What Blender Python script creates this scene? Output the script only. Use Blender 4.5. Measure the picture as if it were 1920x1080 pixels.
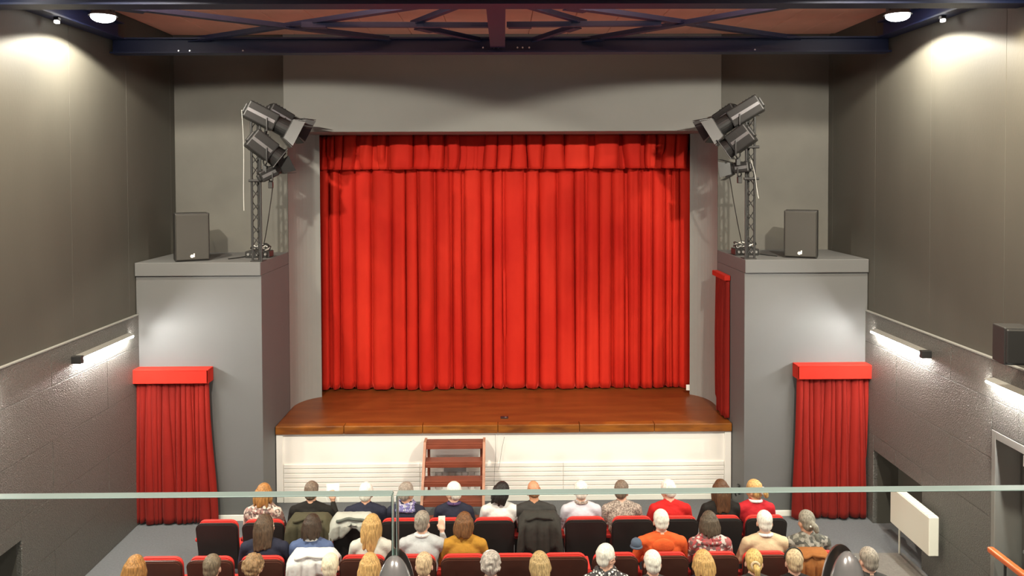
import bpy, bmesh, math, random
import numpy as np
from mathutils import Vector, Matrix, Euler

# ------------------------------------------------------------------ reset
for o in list(bpy.data.objects):
    bpy.data.objects.remove(o, do_unlink=True)
S = bpy.context.scene
C = S.collection
R = math.radians
PI = math.pi
rng = random.Random(7)

# ------------------------------------------------------------------ camera
CAMZ = 5.03
cam = bpy.data.cameras.new('camera')
cam.sensor_width = 36
cam.lens = 27.0
cam.shift_y = -0.09375
cam.clip_start = 0.05
camo = bpy.data.objects.new('camera', cam)
C.objects.link(camo)
camo.matrix_world = (Matrix.Translation((0, 0, CAMZ)) @ Euler((0, 0, R(-0.64))).to_matrix().to_4x4()
                     @ Euler((R(90 - 1.39), 0, 0)).to_matrix().to_4x4() @ Euler((0, 0, R(-0.22))).to_matrix().to_4x4())
S.camera = camo

# ------------------------------------------------------------------ world, exposure
w = bpy.data.worlds.new('world')
S.world = w
w.use_nodes = True
w.node_tree.nodes['Background'].inputs[0].default_value = (0.5, 0.52, 0.6, 1)
w.node_tree.nodes['Background'].inputs[1].default_value = 0.02
S.view_settings.view_transform = 'Standard'
S.view_settings.look = 'None'
S.view_settings.gamma = 1
S.view_settings.use_curve_mapping = False
S.view_settings.exposure = -0.3

# strengths of the hall's lamps and of the added fill lamps
CEIL_W = 620      # each flood near the side walls
CEIL_WARM_W = 380
REAR_W = 2150      # flood further back above the balcony
FILL_DOWN_W = 300       # each added fill lamp under the balcony
SCONCE_E = 400
FILL_UP_W = 140    # each added strip on the beam, brightens the ceiling
FILL_BALC_W = 300      # each added fill lamp above the balcony


# ------------------------------------------------------------------ helpers
def at(px, py, d):
    """world point at depth d seen at photo pixel (px, py)"""
    m = camo.matrix_world.to_3x3()
    v = m @ Vector(((px - 960) / 1440, (360 - py) / 1440, -1))
    return Vector((0, 0, CAMZ)) + v * (d / v.y)


def link(o, parent=None):
    C.objects.link(o)
    if parent is not None:
        o.parent = parent
    return o


def obj(name, bm, mat, parent=None, smooth=False, loc=None):
    me = bpy.data.meshes.new(name)
    bm.normal_update()
    bm.to_mesh(me)
    bm.free()
    for m in (mat if isinstance(mat, (list, tuple)) else [mat]):
        me.materials.append(m)
    if smooth:
        me.polygons.foreach_set('use_smooth', [True] * len(me.polygons))
    o = bpy.data.objects.new(name, me)
    if loc is not None:
        o.location = loc
    return link(o, parent)


def tag(o, label, cat, group=None, kind=None):
    o['label'] = label
    if cat:
        o['category'] = cat
    if group:
        o['group'] = group
    if kind:
        o['kind'] = kind
    return o


def struct(o, label=None):
    o['kind'] = 'structure'
    if label:
        o['label'] = label
    return o


def thing(name, label, cat, loc=(0, 0, 0), rz=0, group=None):
    o = bpy.data.objects.new(name, None)
    o.empty_display_size = 0.1
    C.objects.link(o)
    o.location = loc
    o.rotation_euler = (0, 0, rz)
    return tag(o, label, cat, group)


def NB():
    return bmesh.new()


def bx(bm, x0, x1, y0, y1, z0, z1, bev=0.0, seg=1, M=None):
    r = bmesh.ops.create_cube(bm, size=1)
    vs = r['verts']
    m = Matrix.Translation(((x0 + x1) / 2, (y0 + y1) / 2, (z0 + z1) / 2)) @ Matrix.Diagonal((abs(x1 - x0), abs(y1 - y0), abs(z1 - z0), 1))
    bmesh.ops.transform(bm, matrix=m, verts=vs)
    if bev > 0:
        es = list({e for v in vs for e in v.link_edges})
        r2 = bmesh.ops.bevel(bm, geom=es, offset=bev, segments=seg, affect='EDGES', profile=0.5)
        vs = list({v for f in r2['faces'] for v in f.verts} | {v for v in vs if v.is_valid})
    if M is not None:
        bmesh.ops.transform(bm, matrix=M, verts=vs)
    return vs


def cyl(bm, p, q, r1, r2=None, seg=12, caps=True):
    p, q = Vector(p), Vector(q)
    r2 = r1 if r2 is None else r2
    d = q - p
    L = d.length
    rot = d.to_track_quat('Z', 'Y').to_matrix().to_4x4()
    m = Matrix.Translation((p + q) / 2) @ rot
    return bmesh.ops.create_cone(bm, cap_ends=caps, segments=seg, radius1=r1, radius2=r2, depth=L, matrix=m)['verts']


def sph(bm, c, r, sub=2, M=None):
    rr = r if isinstance(r, (tuple, list)) else (r, r, r)
    m = Matrix.Translation(c) @ (M.to_4x4() if M is not None else Matrix()) @ Matrix.Diagonal((rr[0], rr[1], rr[2], 1))
    return bmesh.ops.create_icosphere(bm, subdivisions=sub, radius=1, matrix=m)['verts']


def tube(bm, pts, r, seg=6):
    """swept tube through points"""
    pts = [Vector(p) for p in pts]
    rings = []
    up = Vector((0, 0, 1))
    for i, p in enumerate(pts):
        t = (pts[min(i + 1, len(pts) - 1)] - pts[max(i - 1, 0)]).normalized()
        a = t.cross(up)
        if a.length < 1e-3:
            a = t.cross(Vector((0, 1, 0)))
        a.normalize()
        b = t.cross(a).normalized()
        rings.append([bm.verts.new(p + (a * math.cos(k * 2 * PI / seg) + b * math.sin(k * 2 * PI / seg)) * r) for k in range(seg)])
    for i in range(len(rings) - 1):
        for k in range(seg):
            bm.faces.new((rings[i][k], rings[i][(k + 1) % seg], rings[i + 1][(k + 1) % seg], rings[i + 1][k]))
    bm.faces.new(rings[0][::-1])
    bm.faces.new(rings[-1])


def prism(bm, poly, z0, z1):
    a = [bm.verts.new((x, y, z0)) for x, y in poly]
    b = [bm.verts.new((x, y, z1)) for x, y in poly]
    n = len(poly)
    bm.faces.new(a[::-1])
    bm.faces.new(b)
    for i in range(n):
        bm.faces.new((a[i], a[(i + 1) % n], b[(i + 1) % n], b[i]))
    bmesh.ops.recalc_face_normals(bm, faces=bm.faces)


def copy_tree(o, parent=None):
    c = o.copy()
    C.objects.link(c)
    c.parent = parent
    for ch in o.children:
        copy_tree(ch, c)
    return c


# ------------------------------------------------------------------ materials
def mat(name, col, rough=0.6, metal=0.0, spec=0.5, noise=None, bump=None, sheen=0.0, coord='Object', col2=None, stretch=(1, 1, 1), emit=None):
    """noise=(scale, amount) varies colour towards col2; bump=(scale, strength)"""
    m = bpy.data.materials.new(name)
    m.use_nodes = True
    nt = m.node_tree
    b = nt.nodes['Principled BSDF']
    b.inputs['Base Color'].default_value = (*col, 1)
    b.inputs['Roughness'].default_value = rough
    b.inputs['Metallic'].default_value = metal
    b.inputs['Specular IOR Level'].default_value = spec
    if sheen:
        b.inputs['Sheen Weight'].default_value = sheen
        b.inputs['Sheen Roughness'].default_value = 0.4
        b.inputs['Sheen Tint'].default_value = (*[min(1, c * 1.5 + 0.05) for c in col], 1)
    if emit:
        b.inputs['Emission Color'].default_value = (*emit[0], 1)
        b.inputs['Emission Strength'].default_value = emit[1]
    tc = nt.nodes.new('ShaderNodeTexCoord')
    mp = nt.nodes.new('ShaderNodeMapping')
    mp.inputs['Scale'].default_value = stretch
    nt.links.new(tc.outputs[coord], mp.inputs[0])
    if noise:
        n = nt.nodes.new('ShaderNodeTexNoise')
        n.inputs['Scale'].default_value = noise[0]
        n.inputs['Detail'].default_value = 5
        nt.links.new(mp.outputs[0], n.inputs['Vector'])
        rp = nt.nodes.new('ShaderNodeValToRGB')
        c2 = col2 or tuple(c * (1 - noise[1]) for c in col)
        rp.color_ramp.elements[0].position = 0.32
        rp.color_ramp.elements[1].position = 0.68
        rp.color_ramp.elements[0].color = (*c2, 1)
        rp.color_ramp.elements[1].color = (*col, 1)
        nt.links.new(n.outputs['Fac'], rp.inputs[0])
        nt.links.new(rp.outputs[0], b.inputs['Base Color'])
    if bump:
        n2 = nt.nodes.new('ShaderNodeTexNoise')
        n2.inputs['Scale'].default_value = bump[0]
        n2.inputs['Detail'].default_value = 3
        nt.links.new(mp.outputs[0], n2.inputs['Vector'])
        bp = nt.nodes.new('ShaderNodeBump')
        bp.inputs['Strength'].default_value = bump[1]
        bp.inputs['Distance'].default_value = bump[2] if len(bump) > 2 else 0.01
        nt.links.new(n2.outputs['Fac'], bp.inputs['Height'])
        nt.links.new(bp.outputs[0], b.inputs['Normal'])
    return m


def hair_mat(col, dark=0.55):
    m = mat('hair', col, rough=0.5, spec=0.35)
    nt = m.node_tree
    b = nt.nodes['Principled BSDF']
    tc = nt.nodes['Texture Coordinate']
    mp = nt.nodes['Mapping']
    mp.inputs['Scale'].default_value = (1, 1, 0.18)
    n = nt.nodes.new('ShaderNodeTexNoise')
    n.inputs['Scale'].default_value = 75
    n.inputs['Detail'].default_value = 3
    nt.links.new(mp.outputs[0], n.inputs['Vector'])
    rp = nt.nodes.new('ShaderNodeValToRGB')
    rp.color_ramp.elements[0].position = 0.35
    rp.color_ramp.elements[1].position = 0.62
    rp.color_ramp.elements[0].color = (*[c * dark for c in col], 1)
    rp.color_ramp.elements[1].color = (*col, 1)
    nt.links.new(n.outputs['Fac'], rp.inputs[0])
    nt.links.new(rp.outputs[0], b.inputs['Base Color'])
    bp = nt.nodes.new('ShaderNodeBump')
    bp.inputs['Strength'].default_value = 0.8
    bp.inputs['Distance'].default_value = 0.012
    nt.links.new(n.outputs['Fac'], bp.inputs['Height'])
    nt.links.new(bp.outputs[0], b.inputs['Normal'])
    return m


def pattern_mat(name, cols, scale, rough=0.8, kind='voronoi'):
    m = mat(name, cols[0], rough=rough)
    nt = m.node_tree
    b = nt.nodes['Principled BSDF']
    mp = nt.nodes['Mapping']
    if kind == 'voronoi':
        n = nt.nodes.new('ShaderNodeTexVoronoi')
        n.inputs['Scale'].default_value = scale
        nt.links.new(mp.outputs[0], n.inputs['Vector'])
        sep = nt.nodes.new('ShaderNodeSeparateColor')
        nt.links.new(n.outputs['Color'], sep.inputs[0])
        fac = sep.outputs[0]
    elif kind == 'dots':
        n = nt.nodes.new('ShaderNodeTexVoronoi')
        n.inputs['Scale'].default_value = scale
        nt.links.new(mp.outputs[0], n.inputs['Vector'])
        fac = n.outputs['Distance']
    else:
        n = nt.nodes.new('ShaderNodeTexNoise')
        n.inputs['Scale'].default_value = scale
        n.inputs['Detail'].default_value = 4
        nt.links.new(mp.outputs[0], n.inputs['Vector'])
        fac = n.outputs['Fac']
    rp = nt.nodes.new('ShaderNodeValToRGB')
    cr = rp.color_ramp
    cr.interpolation = 'CONSTANT' if kind != 'noise' else 'LINEAR'
    k = len(cols)
    while len(cr.elements) < k:
        cr.elements.new(0.5)
    for i, c in enumerate(cols):
        if kind == 'noise':
            pos = 0.35 + 0.3 * i / max(1, k - 1)
        elif kind == 'dots':
            pos = 0 if i == 0 else 0.32
        else:
            pos = i / k
        cr.elements[i].position = pos
        cr.elements[i].color = (*c, 1)
    nt.links.new(fac, rp.inputs[0])
    nt.links.new(rp.outputs[0], b.inputs['Base Color'])
    return m


M = {}
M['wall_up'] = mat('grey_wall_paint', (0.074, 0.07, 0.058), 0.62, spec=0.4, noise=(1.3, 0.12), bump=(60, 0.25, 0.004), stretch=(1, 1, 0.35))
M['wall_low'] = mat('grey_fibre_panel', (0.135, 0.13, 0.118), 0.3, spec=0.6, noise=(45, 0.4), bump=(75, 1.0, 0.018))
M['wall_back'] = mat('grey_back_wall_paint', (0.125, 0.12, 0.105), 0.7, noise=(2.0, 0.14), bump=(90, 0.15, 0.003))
M['reveal'] = mat('light_grey_reveal_paint', (0.26, 0.26, 0.245), 0.65, noise=(2.0, 0.06))
M['tower'] = mat('grey_tower_paint', (0.12, 0.122, 0.122), 0.6, noise=(1.5, 0.05), bump=(120, 0.1, 0.002))
M['header'] = mat('grey_header_paint', (0.205, 0.205, 0.19), 0.6, noise=(1.5, 0.05))
M['rear'] = mat('pale_rear_wall', (0.25, 0.235, 0.21), 0.8)
M['balcony'] = mat('dark_balcony_carpet', (0.05, 0.048, 0.05), 0.9)
M['black'] = mat('black_void_paint', (0.012, 0.012, 0.013), 0.8)
M['blue'] = mat('navy_steel_paint', (0.010, 0.018, 0.062), 0.5, spec=0.5)
M['ceil'] = mat('salmon_ceiling_board', (0.9, 0.46, 0.34), 0.8, noise=(2, 0.12))
M['floor'] = mat('blue_grey_carpet', (0.125, 0.128, 0.14), 0.9, noise=(40, 0.2), bump=(300, 0.3, 0.003))
M['aisle'] = mat('beige_grey_carpet', (0.18, 0.163, 0.15), 0.9, noise=(40, 0.2), bump=(300, 0.3, 0.003))
M['velvet'] = mat('red_velvet', (0.62, 0.03, 0.014), 0.75, spec=0.15, noise=(1.1, 0.0), sheen=0.55, bump=(180, 0.2, 0.003), col2=(0.44, 0.011, 0.006), stretch=(1, 1, 0.5))
M['velvet2'] = mat('red_side_velvet', (0.24, 0.013, 0.008), 0.75, spec=0.15, noise=(1.4, 0.0), sheen=0.45, bump=(180, 0.2, 0.003), col2=(0.16, 0.009, 0.006), stretch=(1, 1, 0.5))
M['pelmet'] = mat('red_pelmet_velvet', (0.42, 0.02, 0.011), 0.75, spec=0.15, sheen=0.4, noise=(6, 0.12))
M['white_paint'] = mat('cream_white_paint', (0.9, 0.88, 0.83), 0.5, noise=(1.2, 0.03))
M['stage_wood'] = mat('stained_stage_boards', (0.21, 0.062, 0.014), 0.36, spec=0.4, noise=(2.4, 0.0), col2=(0.145, 0.04, 0.01), stretch=(0.5, 2.2, 1), bump=(30, 0.15, 0.002))
M['nosing'] = mat('worn_stage_edge', (0.30, 0.105, 0.016), 0.3, spec=0.5, noise=(4, 0.0), col2=(0.13, 0.04, 0.01), stretch=(0.7, 1, 3))
M['steps'] = mat('reddish_brown_step_paint', (0.23, 0.06, 0.033), 0.4, spec=0.4, noise=(9, 0.25), stretch=(0.4, 1, 1))
M['steps_side'] = mat('worn_step_edge', (0.5, 0.24, 0.15), 0.45, noise=(8, 0.3))
M['grey_metal'] = mat('grey_grille', (0.3, 0.3, 0.31), 0.5, metal=0.3)
M['blackmetal'] = mat('black_powder_coat', (0.02, 0.02, 0.02), 0.4, spec=0.5)
M['fixture'] = mat('dark_grey_lamp_housing', (0.02, 0.0195, 0.019), 0.45, spec=0.5, noise=(20, 0.2))
M['steel'] = mat('galvanised_steel', (0.55, 0.55, 0.56), 0.3, metal=0.9)
M['trussgrey'] = mat('grey_truss_steel', (0.05, 0.05, 0.05), 0.4, metal=0.4)
M['chrome'] = mat('polished_stainless', (0.86, 0.85, 0.83), 0.22, metal=0.6)
M['speaker'] = mat('speaker_mesh_grille', (0.036, 0.033, 0.028), 0.6, bump=(400, 0.4, 0.003))
M['speaker_box'] = mat('black_speaker_shell', (0.022, 0.021, 0.02), 0.5)
M['cable'] = mat('black_cable', (0.02, 0.02, 0.02), 0.5)
M['cable_w'] = mat('white_cable', (0.7, 0.7, 0.66), 0.5)
M['seat_shell'] = mat('black_seat_shell', (0.017, 0.0145, 0.0145), 0.45, spec=0.4, bump=(90, 0.2, 0.003))
M['seat_shell_brown'] = mat('brown_seat_shell', (0.068, 0.021, 0.013), 0.42, spec=0.4, bump=(90, 0.2, 0.003))
M['seat_red'] = mat('red_seat_fabric', (0.6, 0.03, 0.022), 0.75, sheen=0.3, bump=(150, 0.3, 0.003))
M['heater'] = mat('white_radiator_enamel', (0.82, 0.79, 0.7), 0.35)
M['heater_top'] = mat('radiator_top_grille', (0.55, 0.53, 0.47), 0.5)
M['rail_wood'] = mat('orange_varnished_rail', (0.6, 0.12, 0.03), 0.35)
M['door'] = mat('dark_door_leaf', (0.06, 0.056, 0.05), 0.4)
M['door_frame'] = mat('grey_door_frame', (0.2, 0.195, 0.18), 0.4)
M['white_plastic'] = mat('white_plastic', (0.85, 0.84, 0.8), 0.4)
M['paper'] = mat('white_paper', (0.88, 0.88, 0.86), 0.7)
M['skin'] = mat('skin', (0.62, 0.33, 0.22), 0.5, noise=(30, 0.12))
M['trousers'] = mat('dark_trousers', (0.03, 0.032, 0.04), 0.8)
M['shoes'] = mat('dark_shoes', (0.02, 0.018, 0.016), 0.5)
M['eye_white'] = mat('eye_white', (0.8, 0.78, 0.74), 0.3)
M['iris'] = mat('iris', (0.05, 0.03, 0.02), 0.3)
M['lips'] = mat('lips', (0.45, 0.15, 0.12), 0.5)
M['lamp_glow'] = mat('lit_lamp_lens', (1, 1, 1), 0.5, emit=((1, 0.97, 0.9), 40))
M['tube_glow'] = mat('lit_tube', (1, 1, 1), 0.5, emit=((1, 0.98, 0.92), SCONCE_E))
M['led_glow'] = mat('lit_indicator', (1, 1, 1), 0.5, emit=((1, 0.97, 0.92), 8))


def glass_mat():
    m = bpy.data.materials.new('clear_float_glass')
    m.use_nodes = True
    nt = m.node_tree
    nt.nodes.clear()
    out = nt.nodes.new('ShaderNodeOutputMaterial')
    tr = nt.nodes.new('ShaderNodeBsdfTransparent')
    tr.inputs[0].default_value = (0.955, 0.975, 0.96, 1)
    gl = nt.nodes.new('ShaderNodeBsdfGlossy')
    gl.inputs['Roughness'].default_value = 0.02
    fr = nt.nodes.new('ShaderNodeFresnel')
    fr.inputs[0].default_value = 1.45
    mx = nt.nodes.new('ShaderNodeMixShader')
    nt.links.new(fr.outputs[0], mx.inputs[0])
    nt.links.new(tr.outputs[0], mx.inputs[1])
    nt.links.new(gl.outputs[0], mx.inputs[2])
    nt.links.new(mx.outputs[0], out.inputs[0])
    return m


M['glass'] = glass_mat()
M['glass_edge'] = mat('polished_glass_edge', (0.66, 0.9, 0.83), 0.25, spec=0.6, noise=(3, 0.15), stretch=(0.6, 1, 1))


def light(name, kind, loc, energy, col, parent=None, target=None, size=0.06, angle=150, blend=0.6):
    l = bpy.data.lights.new(name, kind)
    l.energy = energy
    l.color = col
    if kind == 'SPOT':
        l.spot_size = R(angle)
        l.spot_blend = blend
        l.shadow_soft_size = size
    elif kind == 'POINT':
        l.shadow_soft_size = size
    o = bpy.data.objects.new(name, l)
    o.location = loc
    if target is not None:
        o.rotation_euler = (Vector(target) - Vector(loc)).to_track_quat('-Z', 'Y').to_euler()
    return link(o, parent)


# ------------------------------------------------------------------ large structure
W = 5.31          # upper wall plane
WL = 5.27         # face of the lower panels
D1, D2 = 11.09, 12.5   # front of the side towers, rear wall beside the stage
CEILZ = 7.25
DREAR = -6.0

bm = NB(); bx(bm, -5.9, 5.9, DREAR, 14.4, -0.2, 0)
struct(obj('floor', bm, M['floor']), 'blue grey carpet floor of the auditorium')
bm = NB(); bx(bm, 3.75, WL - 0.02, 6.5, 9.95, 0.0, 0.012, 0.004)
struct(obj('floor_aisle_strip', bm, M['aisle']), 'lighter beige carpet of the right aisle')

# ceiling deck with boards underneath
bm = NB(); bx(bm, -5.9, 5.9, DREAR, 14.4, CEILZ + 0.03, CEILZ + 0.2)
ceiling = struct(obj('ceiling', bm, M['ceil']), 'salmon ceiling above the blue steel bracing')
bmp = NB(); bx(bmp, -0.307, 0.307, -1.197, 1.197, 0, 0.03, 0.006)
first = obj('ceiling_board', bmp, M['ceil'], ceiling)
first_used = False
for j in range(3):
    for i in range(17):
        o = first if not first_used else first.copy()
        if first_used:
            link(o, ceiling)
        first_used = True
        o.location = ((i - 8) * 0.62 + 0.1, 6.3 + j * 2.4, CEILZ)


# side walls: rectangles (y0, y1, z0, z1) left open
def cut(rects, hole):
    out = []
    for (a, b, c, d) in rects:
        h0, h1, h2, h3 = hole
        if h1 <= a or h0 >= b or h3 <= c or h2 >= d:
            out.append((a, b, c, d))
            continue
        if h0 > a: out.append((a, h0, c, d))
        if h1 < b: out.append((h1, b, c, d))
        m0, m1 = max(a, h0), min(b, h1)
        if h2 > c: out.append((m0, m1, c, h2))
        if h3 < d: out.append((m0, m1, h3, d))
    return out


def side_wall(s, name, holes, label):
    base = [(DREAR, 14.4, 0, CEILZ + 0.03)]
    for h in holes:
        base = cut(base, h)
    bm = NB()
    for (a, b, c, d) in base:
        x0, x1 = sorted((s * (W + 0.02), s * 5.63))
        bx(bm, x0, x1, a, b, c, d)
    for h in holes:
        x0, x1 = sorted((s * 5.63, s * 5.75))
        bx(bm, x0, x1, h[0] - 0.1, h[1] + 0.1, max(0, h[2] - 0.1), h[3] + 0.1)
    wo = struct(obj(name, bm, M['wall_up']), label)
    # upper sheets
    y = 1.0 - 0.03
    while y < 12.4:
        y1 = min(y + 1.42, D2)
        bm = NB()
        x0, x1 = sorted((s * W, s * (W + 0.02)))
        bx(bm, x0, x1, y + 0.002, y1 - 0.002, 3.0, CEILZ, 0.002)
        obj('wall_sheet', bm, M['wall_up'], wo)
        y += 1.42
    # lower fibre panels in courses
    zs = [0.0, 0.64, 1.28, 1.925, 2.57, 3.0]
    for k in range(5):
        y = (0.4 if k % 2 else 1.6) - 2.45
        while y < D1:
            r = [(max(y, 0.9), min(y + 2.45, D1 + 0.02), zs[k], zs[k + 1])]
            if r[0][1] - r[0][0] > 0.05:
                for h in holes:
                    r = cut(r, h)
                for (a, b, c, d) in r:
                    if b - a < 0.02 or d - c < 0.02:
                        continue
                    bm = NB()
                    x0, x1 = sorted((s * WL, s * (W + 0.025)))
                    bx(bm, x0, x1, a + 0.0006, b - 0.0006, c + 0.0006, d - 0.0006, 0.0055)
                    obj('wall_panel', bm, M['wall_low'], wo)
            y += 2.45
    return wo


NICHE_R = (9.55, 10.82, 0.0, 1.06)
DOOR_R = (6.9, 8.18, 0.0, 2.25)
NICHE_L = (7.1, 8.34, 0.0, 1.05)
wall_right = side_wall(1, 'wall_right', [NICHE_R, DOOR_R], 'dark grey right wall, fibre panels below and smooth sheets above')
wall_left = side_wall(-1, 'wall_left', [NICHE_L], 'dark grey left wall, fibre panels below and smooth sheets above')
# pale capping along the top of the lower panels
for s, n in ((-1, 'left'), (1, 'right')):
    bm = NB(); x0, x1 = sorted((s * (WL - 0.006), s * W)); bx(bm, x0, x1, 0.9, D1, 3.0, 3.02, 0.004)
    struct(obj('trim_ledge_' + n, bm, M['header']), 'pale ledge capping the lower panels of the %s wall' % n)

bm = NB(); bx(bm, -5.75, 5.75, DREAR - 0.2, DREAR, 0, CEILZ + 0.1)
struct(obj('wall_rear', bm, M['rear']), 'dark wall at the rear of the auditorium')
bm = NB(); bx(bm, -5.7, 5.7, 14.2, 14.4, 0, CEILZ + 0.1)
struct(obj('wall_backstage', bm, M['black']), 'black wall behind the stage curtain')

# rear walls beside the stage + curved reveals
for s, n in ((-1, 'left'), (1, 'right')):
    e = 3.15 if s < 0 else 3.22
    bm = NB(); prism(bm, [(s * 5.33, D2), (s * 3.5, D2), (s * 3.56, 13.32), (s * 5.33, 13.32)], 0.0, CEILZ + 0.03)
    struct(obj('wall_stage_' + n, bm, M['wall_back']), 'grey wall above the %s tower beside the stage opening' % n)
    # concave curve from the tower side to the edge of the opening
    p0, p1, p2 = Vector((3.497, D2 + 0.003)), Vector((3.53, 13.02)), Vector((e, 13.22))
    pts = []
    for i in range(11):
        t = i / 10
        p = p0 * (1 - t) ** 2 + p1 * 2 * t * (1 - t) + p2 * t * t
        pts.append((s * p.x, p.y))
    pts += [(s * (e + 0.05), 13.32), (s * 3.55, 13.32)]
    bm = NB(); prism(bm, pts, 0.0, 5.71)
    struct(obj('wall_reveal_' + n, bm, M['reveal']), 'pale curved reveal on the %s of the stage opening' % n)
bm = NB(); bx(bm, -3.5, 3.5, 12.3, 13.3, 5.70, CEILZ + 0.02, 0.006)
struct(obj('wall_header', bm, M['header']), 'wide grey header panel above the stage opening')

# side towers with projecting top slab
for s, n in ((-1, 'left'), (1, 'right')):
    x0, x1 = sorted((s * 3.5, s * 5.3))
    bm = NB(); bx(bm, x0, x1, D1, D2, 0, 3.57, 0.004)
    t = struct(obj('wall_tower_' + n, bm, M['tower']), 'grey boxed tower on the %s of the stage' % n)
    bm = NB(); bx(bm, x0, x1, D1 - 0.035, D2, 3.572, 3.765, 0.006)
    obj('top_slab', bm, M['tower'], t)
    x0, x1 = sorted((s * 3.51, s * 5.28))
    bm = NB(); bx(bm, x0, x1, D1 - 0.018, D1, 0.0, 0.085, 0.004)
    struct(obj('baseboard_' + n, bm, M['white_paint']), 'white baseboard of the %s tower' % n)

# balcony under the camera
bm = NB(); bx(bm, -5.28, 5.28, DREAR, 1.2, 3.2, 3.5)
struct(obj('floor_balcony', bm, M['balcony']), 'balcony slab in front of which the hall opens')


# ------------------------------------------------------------------ steel roof bracing
def steel(name, label, parts):
    t = thing(name, label, 'steel beam')
    for (pn, fn) in parts:
        bm = NB(); fn(bm); obj(pn, bm, M['blue'], t)
    return t


def bar(bm, p, q, wdt, h):
    p, q = Vector(p), Vector(q)
    d = q - p
    L = d.length
    m = Matrix.Translation((p + q) / 2) @ d.to_track_quat('Y', 'Z').to_matrix().to_4x4()
    bx(bm, -wdt / 2, wdt / 2, -L / 2, L / 2, -h / 2, h / 2, M=m)


FB = 10.45
t = steel('roof_beam', 'navy steel beam across the hall in front of the grey header', [
    ('web', lambda b: bx(b, -5.3, 5.3, FB + 0.09, FB + 0.13, 6.69, 6.86)),
    ('bottom_flange', lambda b: bx(b, -5.3, 5.3, FB, FB + 0.22, 6.67, 6.69)),
    ('top_flange', lambda b: bx(b, -5.3, 5.3, FB, FB + 0.22, 6.86, 6.88))])
bmb = NB(); cyl(bmb, (0, 0, 0), (0, -0.03, 0), 0.012, seg=6)
bolt = None
for x in (-0.27, -0.12, -0.06, 0.2, 0.27, 0.36, -4.4, -4.25, -3.53, 3.45):
    if bolt is None:
        bolt = obj('bolt', bmb, M['steel'], t); o = bolt
    else:
        o = link(bolt.copy(), t)
    o.location = (x, FB + 0.09, 6.745 if abs(x) < 3 else 6.71)
NBM = 7.7
steel('roof_beam', 'nearest navy steel beam crossing the very top of the picture', [
    ('web', lambda b: bx(b, -5.3, 5.3, NBM + 0.06, NBM + 0.1, 6.73, 7.15)),
    ('bottom_flange', lambda b: bx(b, -5.3, 5.3, NBM - 0.05, NBM + 0.2, 6.71, 6.73)),
    ('top_flange', lambda b: bx(b, -5.3, 5.3, NBM - 0.05, NBM + 0.2, 7.13, 7.15))])
steel('roof_beam', 'short navy steel beam running lengthwise along the middle of the ceiling', [
    ('web', lambda b: bx(b, -0.1, -0.04, NBM + 0.2, FB, 6.75, 6.97)),
    ('bottom_flange', lambda b: bx(b, -0.17, 0.03, NBM + 0.2, FB, 6.73, 6.75)),
    ('top_flange', lambda b: bx(b, -0.17, 0.03, NBM + 0.2, FB, 6.97, 6.99))])


def brace(a, b, label, wd=0.1, z=6.83):
    A = at(a[0], a[1], 9); B = at(b[0], b[1], 9)
    pts = []
    for (px, py) in (a, b):
        m = camo.matrix_world.to_3x3()
        v = m @ Vector(((px - 960) / 1440, (360 - py) / 1440, -1))
        k = (z - CAMZ) / v.z
        p = Vector((0, 0, CAMZ)) + v * k
        pts.append(p)
    d = (pts[1] - pts[0]).normalized()
    t = thing('brace_bar', label, 'steel brace', pts[0])
    bm = NB(); bar(bm, (0, 0, 0), pts[1] - pts[0], wd, 0.012); obj('flat_leg', bm, M['blue'], t)
    bm = NB(); bar(bm, (0, 0, 0.03), pts[1] - pts[0] + Vector((0, 0, 0.03)), 0.012, 0.06); obj('upright_leg', bm, M['blue'], t)
    bm = NB()
    bar(bm, d * 0.02 + Vector((0, 0, -0.012)), d * 0.3 + Vector((0, 0, -0.012)), wd * 1.6, 0.012)
    obj('gusset_plate', bm, M['blue'], t)


brace((215, 14), (730, 76), 'navy diagonal brace sloping down to the right, left of the middle beam')
brace((360, 78), (800, 12), 'navy diagonal brace rising to the right, left of the middle beam', z=6.85)
brace((1060, 14), (1530, 80), 'navy diagonal brace sloping down to the right, right of the middle beam, catching light', z=6.85)
brace((1095, 78), (1530, 5), 'navy diagonal brace rising to the right, right of the middle beam')
brace((770, 48), (862, 13), 'short navy brace rising towards the middle beam from the left', 0.07, 6.86)
brace((1100, 46), (985, 13), 'short navy brace rising towards the middle beam from the right', 0.07, 6.86)
brace((565, 50), (925, 51), 'thin navy tie running level into the left of the middle beam', 0.07, 6.8)
brace((950, 50), (1240, 48), 'thin navy tie running level into the right of the middle beam', 0.07, 6.8)
brace((780, 52), (900, 78), 'short navy brace falling from the left tie to the front beam', 0.07, 6.81)
brace((1085, 50), (1000, 78), 'short navy brace falling from the right tie to the front beam', 0.07, 6.81)

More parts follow.
